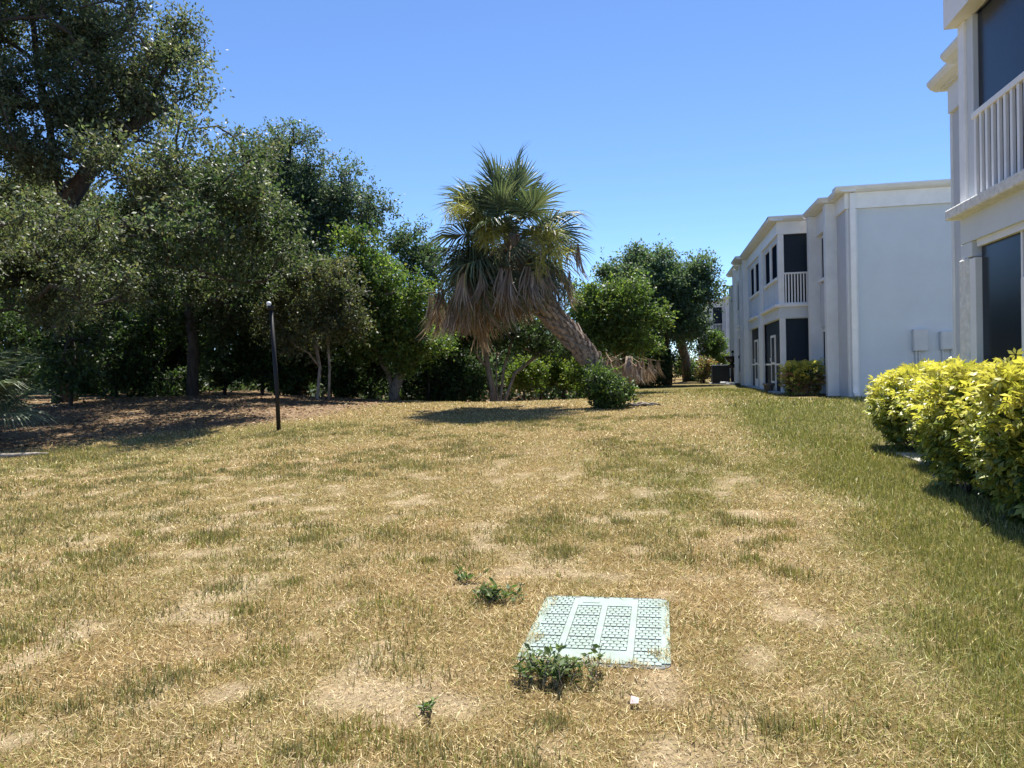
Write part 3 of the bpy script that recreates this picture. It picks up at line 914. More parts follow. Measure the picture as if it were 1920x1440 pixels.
# second oak, further along
b = base_at(560, 31)
tree('live_oak', 'blue-green oak crown rising behind the middle trees, ragged top against the sky',
     [(545, 258, 38, 32), (500, 300, 60, 60), (600, 350, 80, 48), (650, 400, 70, 55), (705, 415, 42, 40), (560, 430, 110, 70), (520, 370, 70, 60)], 30,
     [[b, pt(560, 620, 31), pt(565, 480, 30.5), pt(560, 380, 30)], [pt(565, 480, 30.5), pt(540, 330, 30), pt(545, 270, 30)]],
     OAKB, 13, leaf=0.12, dens=0.75, r=(0.45, 0.9), r_base=0.3, group=WG)
b = base_at(360, 25)
tree('oak_tree', 'dark oak between the huge live oak and the lamp post with bare twisting branches',
     [(400, 480, 110, 80), (350, 400, 80, 60), (330, 560, 80, 60), (450, 580, 70, 70), (250, 480, 70, 60, 2), (455, 350, 90, 60, -7.5), (505, 340, 55, 45, -5), (395, 430, 85, 50, -8.5), (490, 430, 75, 50, -5), (545, 460, 50, 45, -5), (330, 470, 80, 50, -8), (420, 400, 100, 65, -2), (500, 500, 70, 55, -2.5), (300, 400, 90, 60, -1), (250, 540, 80, 50, -4), (360, 520, 80, 50, -5), (455, 520, 60, 45, -5)], 25,
     [[b, pt(362, 640, 25), pt(345, 500, 25), pt(352, 380, 25)], [pt(345, 500, 25), pt(420, 440, 24.6)]], OAK[:3] + DARK, 14, leaf=0.105, dens=0.8, r=(0.45, 0.85), r_base=0.2, group=WG)
b = base_at(615, 24)
tree('understory_tree', 'thin-stemmed olive tree just right of the lamp post',
     [(590, 540, 80, 60), (560, 610, 75, 60), (640, 600, 60, 50), (540, 500, 50, 45)], 24,
     [[b, pt(618, 690, 24), pt(612, 600, 24)], [b, (b[0] - 0.4, b[1], b[2] + 0.22), pt(600, 690, 24), pt(585, 600, 24)]], DRYG + OAK, 15, leaf=0.10, dens=0.9, r=(0.35, 0.7), r_base=0.07, bark='bark_pale', group=WG)
b = base_at(742, 28.5)
tree('understory_tree', 'bright yellow-green tree with forked pale trunk left of the leaning palm',
     [(660, 475, 60, 40), (690, 530, 80, 60), (750, 570, 60, 60), (700, 620, 100, 55), (790, 650, 70, 50), (650, 560, 60, 60)], 27,
     [[b, pt(738, 735, 28.3), pt(752, 700, 28), pt(740, 640, 27.5), pt(700, 560, 27)], [pt(738, 738, 28.3), pt(728, 700, 28), pt(690, 640, 27)]],
     LIME + MIDG, 16, leaf=0.12, dens=0.85, r=(0.4, 0.75), r_base=0.22, bark='bark_pale', group=WG)
b = base_at(800, 31)
tree('understory_tree', 'pale feathery tree close behind the left side of the palm crown',
     [(765, 470, 45, 55), (800, 520, 45, 60), (780, 590, 60, 60), (840, 600, 50, 60)], 31,
     [[b, pt(800, 640, 31), pt(780, 540, 31)]], MIDG + OAKB, 17, leaf=0.12, dens=0.7, r=(0.4, 0.7), r_base=0.12, spiky=0.6, group=WG)
b = base_at(930, 30.5)
tree('understory_tree', 'low tree with several pale trunks fanning out under the palm crown',
     [(900, 620, 60, 45), (980, 615, 70, 40), (1035, 640, 45, 35), (930, 580, 80, 40)], 30,
     [[b, pt(915, 690, 30.3), pt(905, 620, 30)], [b, (b[0] + 0.1, b[1], b[2] + 0.22), pt(945, 690, 30.3), pt(962, 630, 30)],
      [b, (b[0] + 0.2, b[1], b[2] + 0.22), pt(965, 700, 30.3), pt(1010, 665, 30), pt(1040, 640, 30)], [b, (b[0] + 0.05, b[1], b[2] + 0.22), pt(930, 690, 30.2), pt(935, 600, 30)]],
     MIDG + DARK, 18, leaf=0.115, dens=0.75, r=(0.35, 0.65), r_base=0.15, bark='bark_pale', group=WG)
# right of the palm
b = base_at(1180, 33)
tree('understory_tree', 'rounded bright green tree right of the leaning palm trunk',
     [(1140, 590, 75, 55), (1190, 620, 55, 50), (1100, 570, 45, 45), (1110, 640, 50, 35), (1170, 550, 40, 35)], 32,
     [[b, pt(1178, 690, 33), pt(1160, 630, 32.5), pt(1140, 580, 32)]], LIME + MIDG, 19, leaf=0.12, dens=0.85, r=(0.4, 0.75), r_base=0.16, group=WG)
b = base_at(1250, 43)
tree('lawn_tree', 'tall grey-green tree standing on the lawn before the far block, straight dark trunk',
     [(1210, 540, 70, 55), (1270, 530, 50, 45), (1300, 545, 38, 45), (1175, 490, 28, 18), (1240, 500, 60, 30), (1230, 590, 70, 45), (1290, 600, 30, 40), (1320, 500, 18, 18), (1190, 520, 45, 40), (1130, 520, 25, 20)], 42,
     [[b, pt(1252, 690, 43), pt(1246, 650, 43), pt(1240, 590, 42.5), pt(1235, 530, 42)]], tuple(tuple(1.45 * q for q in c_) for c_ in OAKB) + MIDG[:1], 20, leaf=0.15, dens=0.8, r=(0.5, 0.9), r_base=0.25, spiky=0.6)  # leaf tints brightened to stand in for the pale veil over distant trees
b = base_at(1291, 50)
tree('lawn_tree', 'second lawn tree with dark leaning trunk in front of the far block',
     [(1280, 590, 40, 35), (1265, 560, 40, 40), (1240, 620, 40, 30), (1300, 620, 25, 25)], 48,
     [[b, pt(1285, 670, 50), pt(1272, 630, 49), pt(1262, 590, 48)]], OAKB, 21, leaf=0.15, dens=0.8, r=(0.5, 0.8), r_base=0.3)
# sunny scrub seen under the palm
for k, (px, py, rx, ry, Y, lab) in enumerate(((985, 705, 40, 25, 33, 'sunlit yellow-green bush behind the white pipe stub'), (1055, 690, 38, 35, 35, 'sunlit bush seen below the palm trunk'),
                                              (1095, 715, 30, 22, 33, 'low green bush close left of the palm base vine'))):
    b = base_at(px, Y)
    tree('bush', lab, [(px, py, rx, ry)], Y, [[b, (b[0], b[1], b[2] + 0.4)]], SUNNY + LIME, 30 + k, leaf=0.12, dens=1.0, r=(0.3, 0.5), r_base=0.05, cat='bush', group='bushes under the palm', spacing=0.55)
# dark thicket shrubs along the foot of the wood
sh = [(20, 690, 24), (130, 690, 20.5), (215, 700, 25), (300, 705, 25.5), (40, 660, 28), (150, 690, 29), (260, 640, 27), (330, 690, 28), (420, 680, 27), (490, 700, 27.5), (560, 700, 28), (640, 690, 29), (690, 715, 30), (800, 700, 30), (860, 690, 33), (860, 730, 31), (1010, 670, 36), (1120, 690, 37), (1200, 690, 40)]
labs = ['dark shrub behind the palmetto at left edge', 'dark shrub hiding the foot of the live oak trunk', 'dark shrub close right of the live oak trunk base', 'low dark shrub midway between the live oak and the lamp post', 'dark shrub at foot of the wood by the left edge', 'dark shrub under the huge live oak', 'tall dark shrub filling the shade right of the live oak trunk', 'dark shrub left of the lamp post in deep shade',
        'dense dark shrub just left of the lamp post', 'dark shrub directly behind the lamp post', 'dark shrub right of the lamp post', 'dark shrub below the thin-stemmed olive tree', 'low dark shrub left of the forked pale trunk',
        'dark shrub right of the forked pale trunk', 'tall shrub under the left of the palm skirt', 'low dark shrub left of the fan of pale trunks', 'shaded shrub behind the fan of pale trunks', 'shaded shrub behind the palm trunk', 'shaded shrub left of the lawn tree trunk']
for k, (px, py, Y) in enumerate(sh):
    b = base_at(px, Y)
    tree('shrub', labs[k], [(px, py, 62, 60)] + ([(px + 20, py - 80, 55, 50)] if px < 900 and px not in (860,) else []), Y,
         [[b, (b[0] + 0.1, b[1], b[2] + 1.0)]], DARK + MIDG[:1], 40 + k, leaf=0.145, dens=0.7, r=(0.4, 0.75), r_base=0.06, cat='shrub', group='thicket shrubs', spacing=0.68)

# the wood behind: one mass
rg = np.random.default_rng(77)
P0 = []
for px0, px1, top, Y, n in ((-160, 900, 690, 34, 13000), (1195, 1345, 600, 92, 3500), (-160, 420, 400, 40, 30000), (300, 620, 460, 41, 17000), (560, 760, 540, 42, 9000), (700, 860, 580, 43, 6000), (820, 1110, 630, 47, 8000), (1080, 1250, 640, 62, 4000)):
    px = rg.uniform(px0, px1, n); u = rg.uniform(0, 1, n)
    edge = top + 60 * (fbm(px / 45.0, px * 0, 7, 3) - 0.5) * 2
    py = edge + (752 - edge) * u ** 1.15
    dd = Y + rg.uniform(-2.5, 6, n) + 2 * (fbm(px / 30.0, py / 30.0, 9, 2) - 0.5)
    P0.append(np.array([aty(a, b_, c_) for a, b_, c_ in zip(px, py, dd)]))
P0 = np.concatenate(P0); n = len(P0)
ln = rg.uniform(0.24, 0.46, n)
V, Fq = leaf_quads(P0, unit(rg.standard_normal((n, 3))), unit(rg.standard_normal((n, 3)) * 0.8 + np.array([0, -0.3, 0.5])), ln, ln * 0.62)
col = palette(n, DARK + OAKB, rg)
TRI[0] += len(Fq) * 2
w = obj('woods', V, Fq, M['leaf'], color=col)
tag(w, 'dark mass of woodland behind the edge trees', 'woods', kind='stuff')

# ------------------------------------------------------------------ hedge with palmate leaves
def palmate(C, D, U, size, nl, rg, droop=0.35):
    """palmate leaves: centres C, outward D, up U -> pointed 6-gon leaflets (as 2 quads each)"""
    n = len(C)
    S = unit(np.cross(D, U)); 
    Nn = unit(np.cross(S, D))
    V = []; 
    ang = np.linspace(-2.3, 2.3, nl)
    for a in ang:
        a_ = a + 0.12 * rg.standard_normal(n)
        d = unit(D * np.cos(a_)[:, None] + S * np.sin(a_)[:, None] - Nn * (droop + 0.15 * rg.standard_normal(n))[:, None])
        s = unit(np.cross(d, Nn)); ln = (size * (1 - 0.09 * abs(a)) * rg.uniform(0.8, 1.15, n))[:, None]
        nn = unit(np.cross(s, d))
        p0 = C + d * ln * 0.12
        mid_ = C + d * ln * 0.62
        tip = C + d * ln * 1.05 - nn * ln * 0.16
        wd = ln * 0.19
        V.append(np.stack([p0, mid_ + s * wd + nn * ln * 0.03, tip, mid_ - s * wd + nn * ln * 0.03], 1))
    V = np.stack(V, 1).reshape(-1, 3)
    return V, np.arange(len(V)).reshape(-1, 4)


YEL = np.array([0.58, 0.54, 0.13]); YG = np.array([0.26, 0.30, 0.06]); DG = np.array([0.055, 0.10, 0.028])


def hedge_bush(label, c, ax, seed, n=650, size=0.115, pink=False, group='clipped yellow-green hedge along the nearest block'):
    rg = np.random.default_rng(seed)
    g0 = gz(c[0], c[1])
    T = thing('hedge_bush', label, 'bush', (c[0], c[1], g0), group)
    ax = np.array(ax)
    cc = np.array([c[0], c[1], g0 + ax[2] * 1.02])
    d = unit(rg.standard_normal((n, 3)))
    d[:, 2] = np.where(d[:, 2] < -0.75, -d[:, 2], d[:, 2])
    # superellipsoid: clipped, boxy
    p_ = 4.5
    k = (np.abs(d) ** p_).sum(1) ** (-1 / p_)
    q = rg.uniform(0, 1, n) ** 0.30
    lump = 1 + 0.07 * np.sin(5 * d[:, 0] + seed) + 0.06 * np.sin(6 * d[:, 1] + 2 * seed) + 0.05 * rg.standard_normal(n)
    sh_ = (d * (k * q * lump)[:, None])
    taper = np.where(sh_[:, 2] < 0, 1 + 0.35 * sh_[:, 2], 1.0)
    sh_[:, :2] *= taper[:, None]
    P0 = cc + sh_ * ax
    out = unit(d * np.array([1, 1, 0.9]) + 0.45 * rg.standard_normal((n, 3)) + np.array([0, 0, 0.25]))
    U = unit(np.array([0, 0, 1.0]) + 0.35 * rg.standard_normal((n, 3)))
    nl = 7
    sz = size * rg.uniform(0.7, 1.25, n)
    V, Fq = palmate(P0, out, U, sz, nl, rg)
    # young growth on the clipped outside is yellow, old leaves inside and low down on the stems are green
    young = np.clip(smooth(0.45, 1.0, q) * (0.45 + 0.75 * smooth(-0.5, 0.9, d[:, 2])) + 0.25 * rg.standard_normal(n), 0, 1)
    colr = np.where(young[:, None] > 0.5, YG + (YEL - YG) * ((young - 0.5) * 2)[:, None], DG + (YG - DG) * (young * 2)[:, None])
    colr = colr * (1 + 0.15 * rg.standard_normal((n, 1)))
    if pink:
        mk = (rg.uniform(0, 1, n) < 0.3) & (d[:, 2] < 0.4)
        colr[mk] = np.array([0.38, 0.20, 0.12]) * rg.uniform(0.7, 1.2, (mk.sum(), 1))
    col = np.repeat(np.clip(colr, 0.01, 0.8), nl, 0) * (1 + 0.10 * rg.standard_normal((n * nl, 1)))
    TRI[0] += len(Fq) * 2
    mb = MB()
    for k_ in range(16):
        a = rg.uniform(0, 6.28); r0 = rg.uniform(0, 0.35); r1 = rg.uniform(0.3, 0.85)
        p0 = np.array([c[0] + ax[0] * r0 * math.cos(a), c[1] + ax[1] * r0 * math.sin(a), g0 - 0.05])
        p1 = np.array([c[0] + ax[0] * r1 * math.cos(a), c[1] + ax[1] * r1 * math.sin(a), g0 + ax[2] * rg.uniform(1.0, 1.7)])
        pm = (p0 + p1) / 2 + rg.standard_normal(3) * 0.05
        mb.tube([p0, pm, p1], [0.016, 0.012, 0.006], 5)
    mb.build('stems', M['bark_pale'], T, True)
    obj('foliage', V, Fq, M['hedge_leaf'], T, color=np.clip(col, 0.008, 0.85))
    return T


hedge_bush('clipped yellow-green bush at far left end of the hedge, before the blank end wall', (4.0, 12.95), (0.66, 1.02, 0.63), 1, 2900, 0.098)
hedge_bush('second hedge bush from the far end, reaching the corner of the nearest block', (3.74, 10.75), (0.52, 0.72, 0.65), 2, 2100, 0.098)
hedge_bush('third hedge bush, in front of the glass of the nearest block', (3.32, 9.0), (0.46, 0.75, 0.64), 3, 2000, 0.098)
hedge_bush('nearest hedge bush, cut by right edge of the picture', (3.25, 7.35), (0.46, 0.85, 0.66), 4, 2200, 0.098)
hedge_bush('small round yellow bush at foot of the middle block bay', (4.62, 26.6), (0.66, 0.62, 0.54), 5, 900, 0.115, True, 'round bushes by the middle block')

# ------------------------------------------------------------------ palms
def fan_mesh(name, rg, rad=1.1, nseg=44, spread=2.35, fold=0.25, tipdroop=0.35, petiole=1.0, cols=((0.07, 0.12, 0.045),), seg_w=0.045, curl=0.0, ragged=0.0):
    """costapalmate frond: petiole along +X from the origin, blade at its end; local Z is up"""
    V = []; Fq = []; col = []
    # petiole (thin bar)
    def quad(a, b, c_, d_, cc):
        n = len(V); V.extend([a, b, c_, d_]); Fq.append((n, n + 1, n + 2, n + 3)); col.append(cc)
    pc = np.array([0.16, 0.17, 0.06]) if cols[0][1] > cols[0][0] else np.array([0.22, 0.15, 0.09])
    w = 0.022
    sag = lambda x: -0.06 * (x / max(petiole, .1)) ** 2
    xs_ = np.linspace(0, petiole + 0.3 * rad, 5)
    for i in range(4):
        x0, x1 = xs_[i], xs_[i + 1]
        for (u0, u1, z0, z1) in ((-w, w, 0, 0), (-w, 0, 0, -0.03), (0, w, -0.03, 0)):
            quad((x0, u0, sag(x0) + z0), (x0, u1, sag(x0) + z1), (x1, u1, sag(x1) + z1), (x1, u0, sag(x1) + z0), pc)
    for k in range(nseg):
        a = -spread + 2 * spread * k / (nseg - 1) + 0.02 * rg.standard_normal()
        Ls = rad * (1 - 0.10 * abs(a) / spread) * rg.uniform(0.88 - ragged, 1.06)
        a += ragged * 0.22 * rg.standard_normal(); bend = ragged * rg.standard_normal(2)
        # costa: segments leave from along the midrib
        x0 = petiole + 0.32 * rad * max(0, math.cos(a)) ** 2 * 0.8
        d = np.array([math.cos(a), math.sin(a), 0.0])
        lift = fold * abs(math.sin(a))
        c_ = np.array(cols[rg.integers(0, len(cols))]) * (1 + 0.18 * rg.standard_normal())
        prevL = None
        td = tipdroop * rg.uniform(0.6, 1.5)
        px_ = None
        for j, f_ in enumerate((0.0, 0.4, 0.72, 1.0)):
            z = sag(x0) + lift * f_ * Ls * 0.8 - td * Ls * max(0, f_ - 0.35) ** 2 * 1.6
            rr2 = Ls * f_ * (1 - 0.18 * td * max(0, f_ - 0.5))
            p = np.array([x0, 0, 0]) + d * rr2; p[2] = z
            p[2] -= curl * (0.5 * rr2) ** 2
            p[1] += bend[0] * 0.28 * f_ ** 2; p[2] += bend[1] * 0.28 * f_ ** 2
            ww = seg_w * (0.35, 1.0, 0.75, 0.06)[j] * rad
            s_ = np.array([-math.sin(a), math.cos(a), 0.35 * (1 if k % 2 else -1)]) * ww * 0.5
            if px_ is not None:
                quad(tuple(px_[0]), tuple(p - s_), tuple(p + s_), tuple(px_[1]), np.clip(c_, 0.01, 0.7))
            px_ = (p - s_, p + s_)
    me = mesh_from(name, np.array(V), np.array(Fq))
    face_color(me, 'tint', np.array(col))
    return me


PG = ((0.082, 0.118, 0.066), (0.108, 0.145, 0.082), (0.068, 0.098, 0.058), (0.140, 0.168, 0.100))
PD = ((0.31, 0.255, 0.20), (0.25, 0.20, 0.155), (0.37, 0.31, 0.25), (0.21, 0.165, 0.125))
PM = ((0.17, 0.17, 0.07), (0.24, 0.20, 0.09), (0.10, 0.13, 0.05))
rgp = np.random.default_rng(5)
fans_g = [fan_mesh('frond', rgp, 1.12, 46, 2.3, 0.28, td, 1.15, PG) for td in (0.35, 0.6, 0.9, 1.2)]
fans_d = [fan_mesh('dead_frond', rgp, 1.35, 34, 0.40 - 0.04 * i, 0.5, 0.35, 0.10, PD, 0.026, ragged=0.34) for i in range(6)]
fans_m = [fan_mesh('frond', rgp, 1.15, 42, 1.9, 0.35, 1.1, 1.1, PM + PG[:2]) for i in range(2)]
for me_ in fans_g: me_.materials.append(M['frond'])
for me_ in fans_m: me_.materials.append(M['frond'])
for me_ in fans_d: me_.materials.append(M['dead'])


def put_frond(T, me, name, origin, dirv, roll, scale):
    dv = Vector(dirv).normalized()
    zz = Vector((0, 0, 1))
    y = zz.cross(dv)
    if y.length < 1e-3: y = Vector((0, 1, 0))
    y.normalize(); z = dv.cross(y)
    Mx = Matrix((dv, y, z)).transposed().to_4x4()
    o = link(bpy.data.objects.new(name, me))
    o.parent = T
    o.matrix_local = Matrix.Translation(Vector(np.asarray(origin, float) - ORIG[T.name])) @ Mx @ Matrix.Rotation(roll, 4, 'X') @ Matrix.Scale(scale, 4)
    return o


PY = 21.0
pb = np.array(base_at(1135, PY, 0.1))
palm = thing('leaning_palm', 'sabal palm leaning left over the lawn with green fans and brown dead skirt', 'palm', tuple(pb))
tr = [pb, aty(1118, 690, PY), aty(1085, 645, PY), aty(1048, 605, PY), aty(1010, 560, PY), aty(980, 510, PY), aty(962, 455, PY), aty(952, 410, PY)]
trr = [0.27, 0.25, 0.27, 0.30, 0.33, 0.36, 0.34, 0.16]
# resample
tt = np.linspace(0, len(tr) - 1, 40)
trP = np.array([[np.interp(t, range(len(tr)), [p[i] for p in tr]) for i in range(3)] for t in tt])
trP = np.array([trP[max(0, i - 1):i + 2].mean(0) for i in range(len(trP))])
trR = np.interp(tt, range(len(tr)), trr)
MB().tube(list(trP), list(trR * 0.82), 12).build('trunk', M['palm_bark'], palm, True)
# criss-cross leaf-base boots: each its own piece, shared meshes
boot_me = []
for i in range(3):
    rg = np.random.default_rng(90 + i)
    mb = MB()
    w0, w1 = 0.085, 0.03
    V = [(-w0, 0, 0), (w0, 0, 0), (w0 * 0.9, 0.05, 0), (-w0 * 0.9, 0.05, 0),
         (-w1, 0.05, 0.17), (w1, 0.05, 0.17), (w1, 0.10, 0.16), (-w1, 0.10, 0.16),
         (-w1 * 0.9, 0.09, 0.24 + 0.04 * i), (w1 * 0.9, 0.085, 0.26 + 0.02 * i), (w1 * 0.8, 0.12, 0.25 + 0.03 * i), (-w1 * 0.8, 0.12, 0.23 + 0.03 * i)]
    V = np.array(V) + rg.standard_normal((12, 3)) * 0.006
    Fc = []
    for a in (0, 4):
        for k in range(4): Fc.append((a + k, a + (k + 1) % 4, a + 4 + (k + 1) % 4, a + 4 + k))
    Fc.append((8, 9, 10, 11))
    me_ = mesh_from('boot', V, Fc); me_.materials.append(M['palm_bark']); boot_me.append(me_)
nb_ = 0
for i in range(1, 33):
    t = trP[i + 1] - trP[i - 1]; t /= np.linalg.norm(t)
    a = np.cross(t, [0, 1, 0.2]); a /= np.linalg.norm(a); bb = np.cross(t, a)
    for k in range(8):
        w_ = 2 * math.pi * (k + 0.5 * (i % 2)) / 8 + rgp.uniform(-0.12, 0.12)
        o_ = math.cos(w_) * a + math.sin(w_) * bb
        o = link(bpy.data.objects.new('boot', boot_me[(i + k) % 3])); o.parent = palm
        x = np.cross(o_, t)
        Mx = Matrix((Vector(x), Vector(o_), Vector(t))).transposed().to_4x4()
        o.matrix_local = Matrix.Translation(Vector(trP[i] + o_ * trR[i] * 0.76 - ORIG[palm.name])) @ Mx @ Matrix.Rotation(rgp.uniform(-0.28, 0.28), 4, 'Y') @ Matrix.Scale(rgp.uniform(0.85, 1.25), 4)
        nb_ += 1

rgp = np.random.default_rng(8)
head = aty(952, 428, PY); mid_h = aty(966, 485, PY); low_h = aty(985, 530, PY)
# green fans: golden-angle spread around the head, fewer on the low right
NG = 52
for i in range(NG):
    f_ = (i + 0.5) / NG
    el = R_(80 - 122 * f_ ** 0.9) + R_(rgp.uniform(-9, 9))
    az = i * 2.39996 + rgp.uniform(-0.3, 0.3)
    dv = np.array([math.cos(az) * math.cos(el), math.sin(az) * math.cos(el), math.sin(el)])
    if dv[0] > 0.1 and f_ > 0.38 and rgp.uniform() < 0.62: continue
    if f_ < 0.5 and rgp.uniform() < 0.18: continue
    dv = dv + np.array([-0.14, 0, 0])
    org = head + (mid_h - head) * min(1, f_ * 1.1)
    k = int(np.clip(f_ * 4 + rgp.uniform(-0.8, 0.8), 0, 3))
    sc = rgp.uniform(0.80, 1.05)
    put_frond(palm, fans_g[k], 'frond', org, dv, rgp.uniform(-0.9, 0.9), sc)
for (px, py, yy, sc, k) in ((1060, 425, -0.2, 0.95, 1), (1040, 495, -0.5, 0.9, 3), (1052, 478, 0.4, 0.9, 3), (1030, 505, -0.1, 0.85, 3), (838, 430, -0.4, 1.0, 2), (846, 350, 0.2, 0.95, 1), (925, 320, -0.4, 1.0, 0)):
    tgt = aty(px, py, PY + yy)
    put_frond(palm, fans_g[k], 'frond', head + (mid_h - head) * (0.5 if py > 450 else 0.1), tgt - head, rgp.uniform(-1.2, 1.2), sc)
# drooping yellow-green fans on the left flank
for i in range(22):
    az = math.pi + rgp.uniform(-1.3, 1.3); el = R_(rgp.uniform(-38, 5))
    dv = (math.cos(az) * math.cos(el), math.sin(az) * math.cos(el), math.sin(el))
    put_frond(palm, fans_m[i % 2] if i % 3 == 1 else fans_g[2 + i % 2], 'frond', mid_h, dv, rgp.uniform(-0.8, 0.8), rgp.uniform(0.85, 1.05))
# dead skirt: fronds folded down and hanging from bent petioles
ringc = aty(948, 490, PY)
for i in range(84):
    ph = i * 2.39996 + rgp.uniform(-0.2, 0.2)
    r_ = rgp.uniform(0.35, 1.0) ** 0.6 * 1.5
    q = ringc + np.array([r_ * math.cos(ph), 0.8 * r_ * math.sin(ph), 0])
    pxx = 948 + r_ * math.cos(ph) / (PY / F_PX) / 1.02
    if (968 < pxx < 1010 and math.sin(ph) < 0) or pxx > 1036: continue
    topy = np.interp(pxx, [800, 860, 930, 1000, 1075], [540, 540, 505, 478, 470]) + rgp.uniform(-34, 16)
    q[2] = aty(pxx, topy, PY)[2]
    st_ = mid_h + (low_h - mid_h) * rgp.uniform(-0.3, 0.9)
    m_ = (st_ + q) / 2; m_[2] = max(st_[2], q[2]) + 0.22
    MB().tube([st_, m_, q], [0.026, 0.02, 0.016], 4).build('petiole', M['palm_bark'], palm)
    tilt = 0.12
    put_frond(palm, fans_d[i % 6], 'dead_frond', q, (math.cos(ph) * tilt * rgp.uniform(0, 1.2), math.sin(ph) * tilt, -1), rgp.uniform(-3, 3), rgp.uniform(0.82, 1.12) * (1.0 if pxx < 950 else 0.88))
# flower stalks: arching sprays of fine yellow-green twigs
for (path, nn) in (([(952, 440), (910, 405), (865, 385), (838, 395)], 520), ([(955, 440), (925, 425), (905, 425), (908, 450)], 480), ([(965, 445), (1000, 425), (1035, 425), (1050, 480)], 420), ([(960, 440), (1000, 440), (1015, 460), (1012, 510)], 300), ([(955, 440), (935, 425), (925, 430), (928, 460)], 360)):
    pts = np.array([aty(a, b_, PY - (0, 0.9, 1.5, 1.6)[j]) for j, (a, b_) in enumerate(path)])
    t = rgp.uniform(0.25, 1, nn) * (len(pts) - 1)
    P0 = np.stack([np.interp(t, range(len(pts)), pts[:, i]) for i in range(3)], 1) + rgp.standard_normal((nn, 3)) * 0.09
    D = unit(rgp.standard_normal((nn, 3)) * 0.6 + np.array([0, 0, -0.7]))
    V, Fq = leaf_quads(P0, D, unit(rgp.standard_normal((nn, 3))), rgp.uniform(0.2, 0.5, nn), np.full(nn, 0.016))
    fs = MB().tube(list(pts), [0.03, 0.025, 0.018, 0.008], 6).build('flower_stalk', M['bark_pale'], palm)
    obj('blossom', V, Fq, M['leaf'], fs, color=np.array([[0.34, 0.34, 0.10]]) * rgp.uniform(0.7, 1.3, (nn, 1)))

# vine bush wrapping the palm's foot
b = base_at(1138, 20.6)
tree('vine_bush', 'dark glossy vine bush wrapping the foot of the leaning palm', [(1128, 725, 28, 34), (1160, 728, 24, 26), (1140, 752, 34, 16), (1112, 705, 18, 26)], 20.6,
     [[b, (b[0], b[1], b[2] + 0.4)]], MIDG + LIME[:2] + DARK, 61, leaf=0.085, dens=1.5, r=(0.2, 0.34), r_base=0.03, cat='bush', spacing=0.6, spiky=0.3)
# weathered roots and dead fronds right of the palm's foot
p = ground_hit(1192, 762)
rt = MB()
rg = np.random.default_rng(15)
for k in range(7):
    a0 = np.array([p[0] - 0.4 + 0.1 * k, p[1] + rg.uniform(-0.2, 0.2), 0]); a1 = a0 + np.array([rg.uniform(0.2, 0.5), rg.uniform(-0.15, 0.15), 0])
    pts = [a0, (a0 + a1) / 2, a1]
    pts = [np.array([q[0], q[1], gz(q[0], q[1]) + h_]) for q, h_ in zip(pts, (0.01, 0.07, 0.02))]
    rt.tube(pts, [0.025, 0.035, 0.015], 6)
tag(rt.build('dead_roots', M['bark_pale'], None, True), 'pale weathered roots on the grass right of the palm foot', 'roots')

# stump palm with grey dead fronds, right of the leaning trunk
b = base_at(1175, 27.5)
dp = thing('dead_palm', 'short palm hung with grey dead fronds behind the vine bush', 'palm', b)
MB().tube([b, (b[0] + 0.05, b[1], b[2] + 1.0), aty(1180, 668, 27.5)], [0.16, 0.15, 0.12], 9).build('trunk', M['palm_bark'], dp, True)
for i in range(34):
    o0 = aty(rgp.uniform(1134, 1214), rgp.uniform(652, 682), 27.5 + rgp.uniform(-0.6, 0.6))
    put_frond(dp, fans_d[i % 4], 'dead_frond', o0, (rgp.uniform(-0.25, 0.25), rgp.uniform(-0.25, 0.25), -1), rgp.uniform(-3, 3), rgp.uniform(0.42, 0.6))
# palmetto at the left edge
b = base_at(-70, 13.0)
pm = thing('palmetto', 'palmetto with arching fans poking in at the left edge', 'palm', b)
MB().tube([b, (b[0], b[1], b[2] + 1.1)], [0.16, 0.13], 9).build('trunk', M['palm_bark'], pm, True)
for i in range(22):
    az = i * 2.39996; el = R_(70 - 75 * i / 22)
    put_frond(pm, fans_g[i % 4], 'frond', (b[0], b[1], b[2] + 1.0), (math.cos(az) * math.cos(el), math.sin(az) * math.cos(el), math.sin(el)), rgp.uniform(-0.4, 0.4), rgp.uniform(0.6, 0.74))

# ------------------------------------------------------------------ small things
# lamp post
p = ground_hit(523, 807)
lp = thing('lamp_post', 'thin black lamp post with small white lamp standing on the dry lawn', 'lamp post', tuple(p))
top = aty(508, 578, p[1])
MB().tube([(p[0], p[1], p[2] - 0.2), (p[0] - 0.02, p[1], p[2] + 1.0), tuple(top)], [0.052, 0.05, 0.045], 10).build('post', M['black'], lp, True)
MB().lathe([(0.0, 0.05), (0.075, 0.05), (0.08, 0.0), (0.05, -0.05), (0.0, -0.05)], top + np.array([0, 0, 0.0]), 12).build('collar', M['black'], lp)
MB().lathe([(0.0, 0.13), (0.04, 0.118), (0.055, 0.085), (0.05, 0.045), (0.03, 0.02), (0.0, 0.01)], top + np.array([-0.05, 0, 0.03]), 14).build('lamp', M['white'], lp, True)
# white pipe stub
p = ground_hit(985, 748)
ps = thing('pipe_stub', 'short white capped pipe sticking up at the lawn crest under the palm', 'pipe', tuple(p))
MB().tube([(p[0], p[1], p[2] - 0.2), (p[0] - 0.02, p[1], p[2] + 0.29)], [0.095, 0.095], 14).build('pipe', M['concrete'], ps, True)
MB().tube([(p[0] - 0.02, p[1], p[2] + 0.28), (p[0] - 0.02, p[1], p[2] + 0.34)], [0.108, 0.104], 14).build('cap', M['white'], ps)
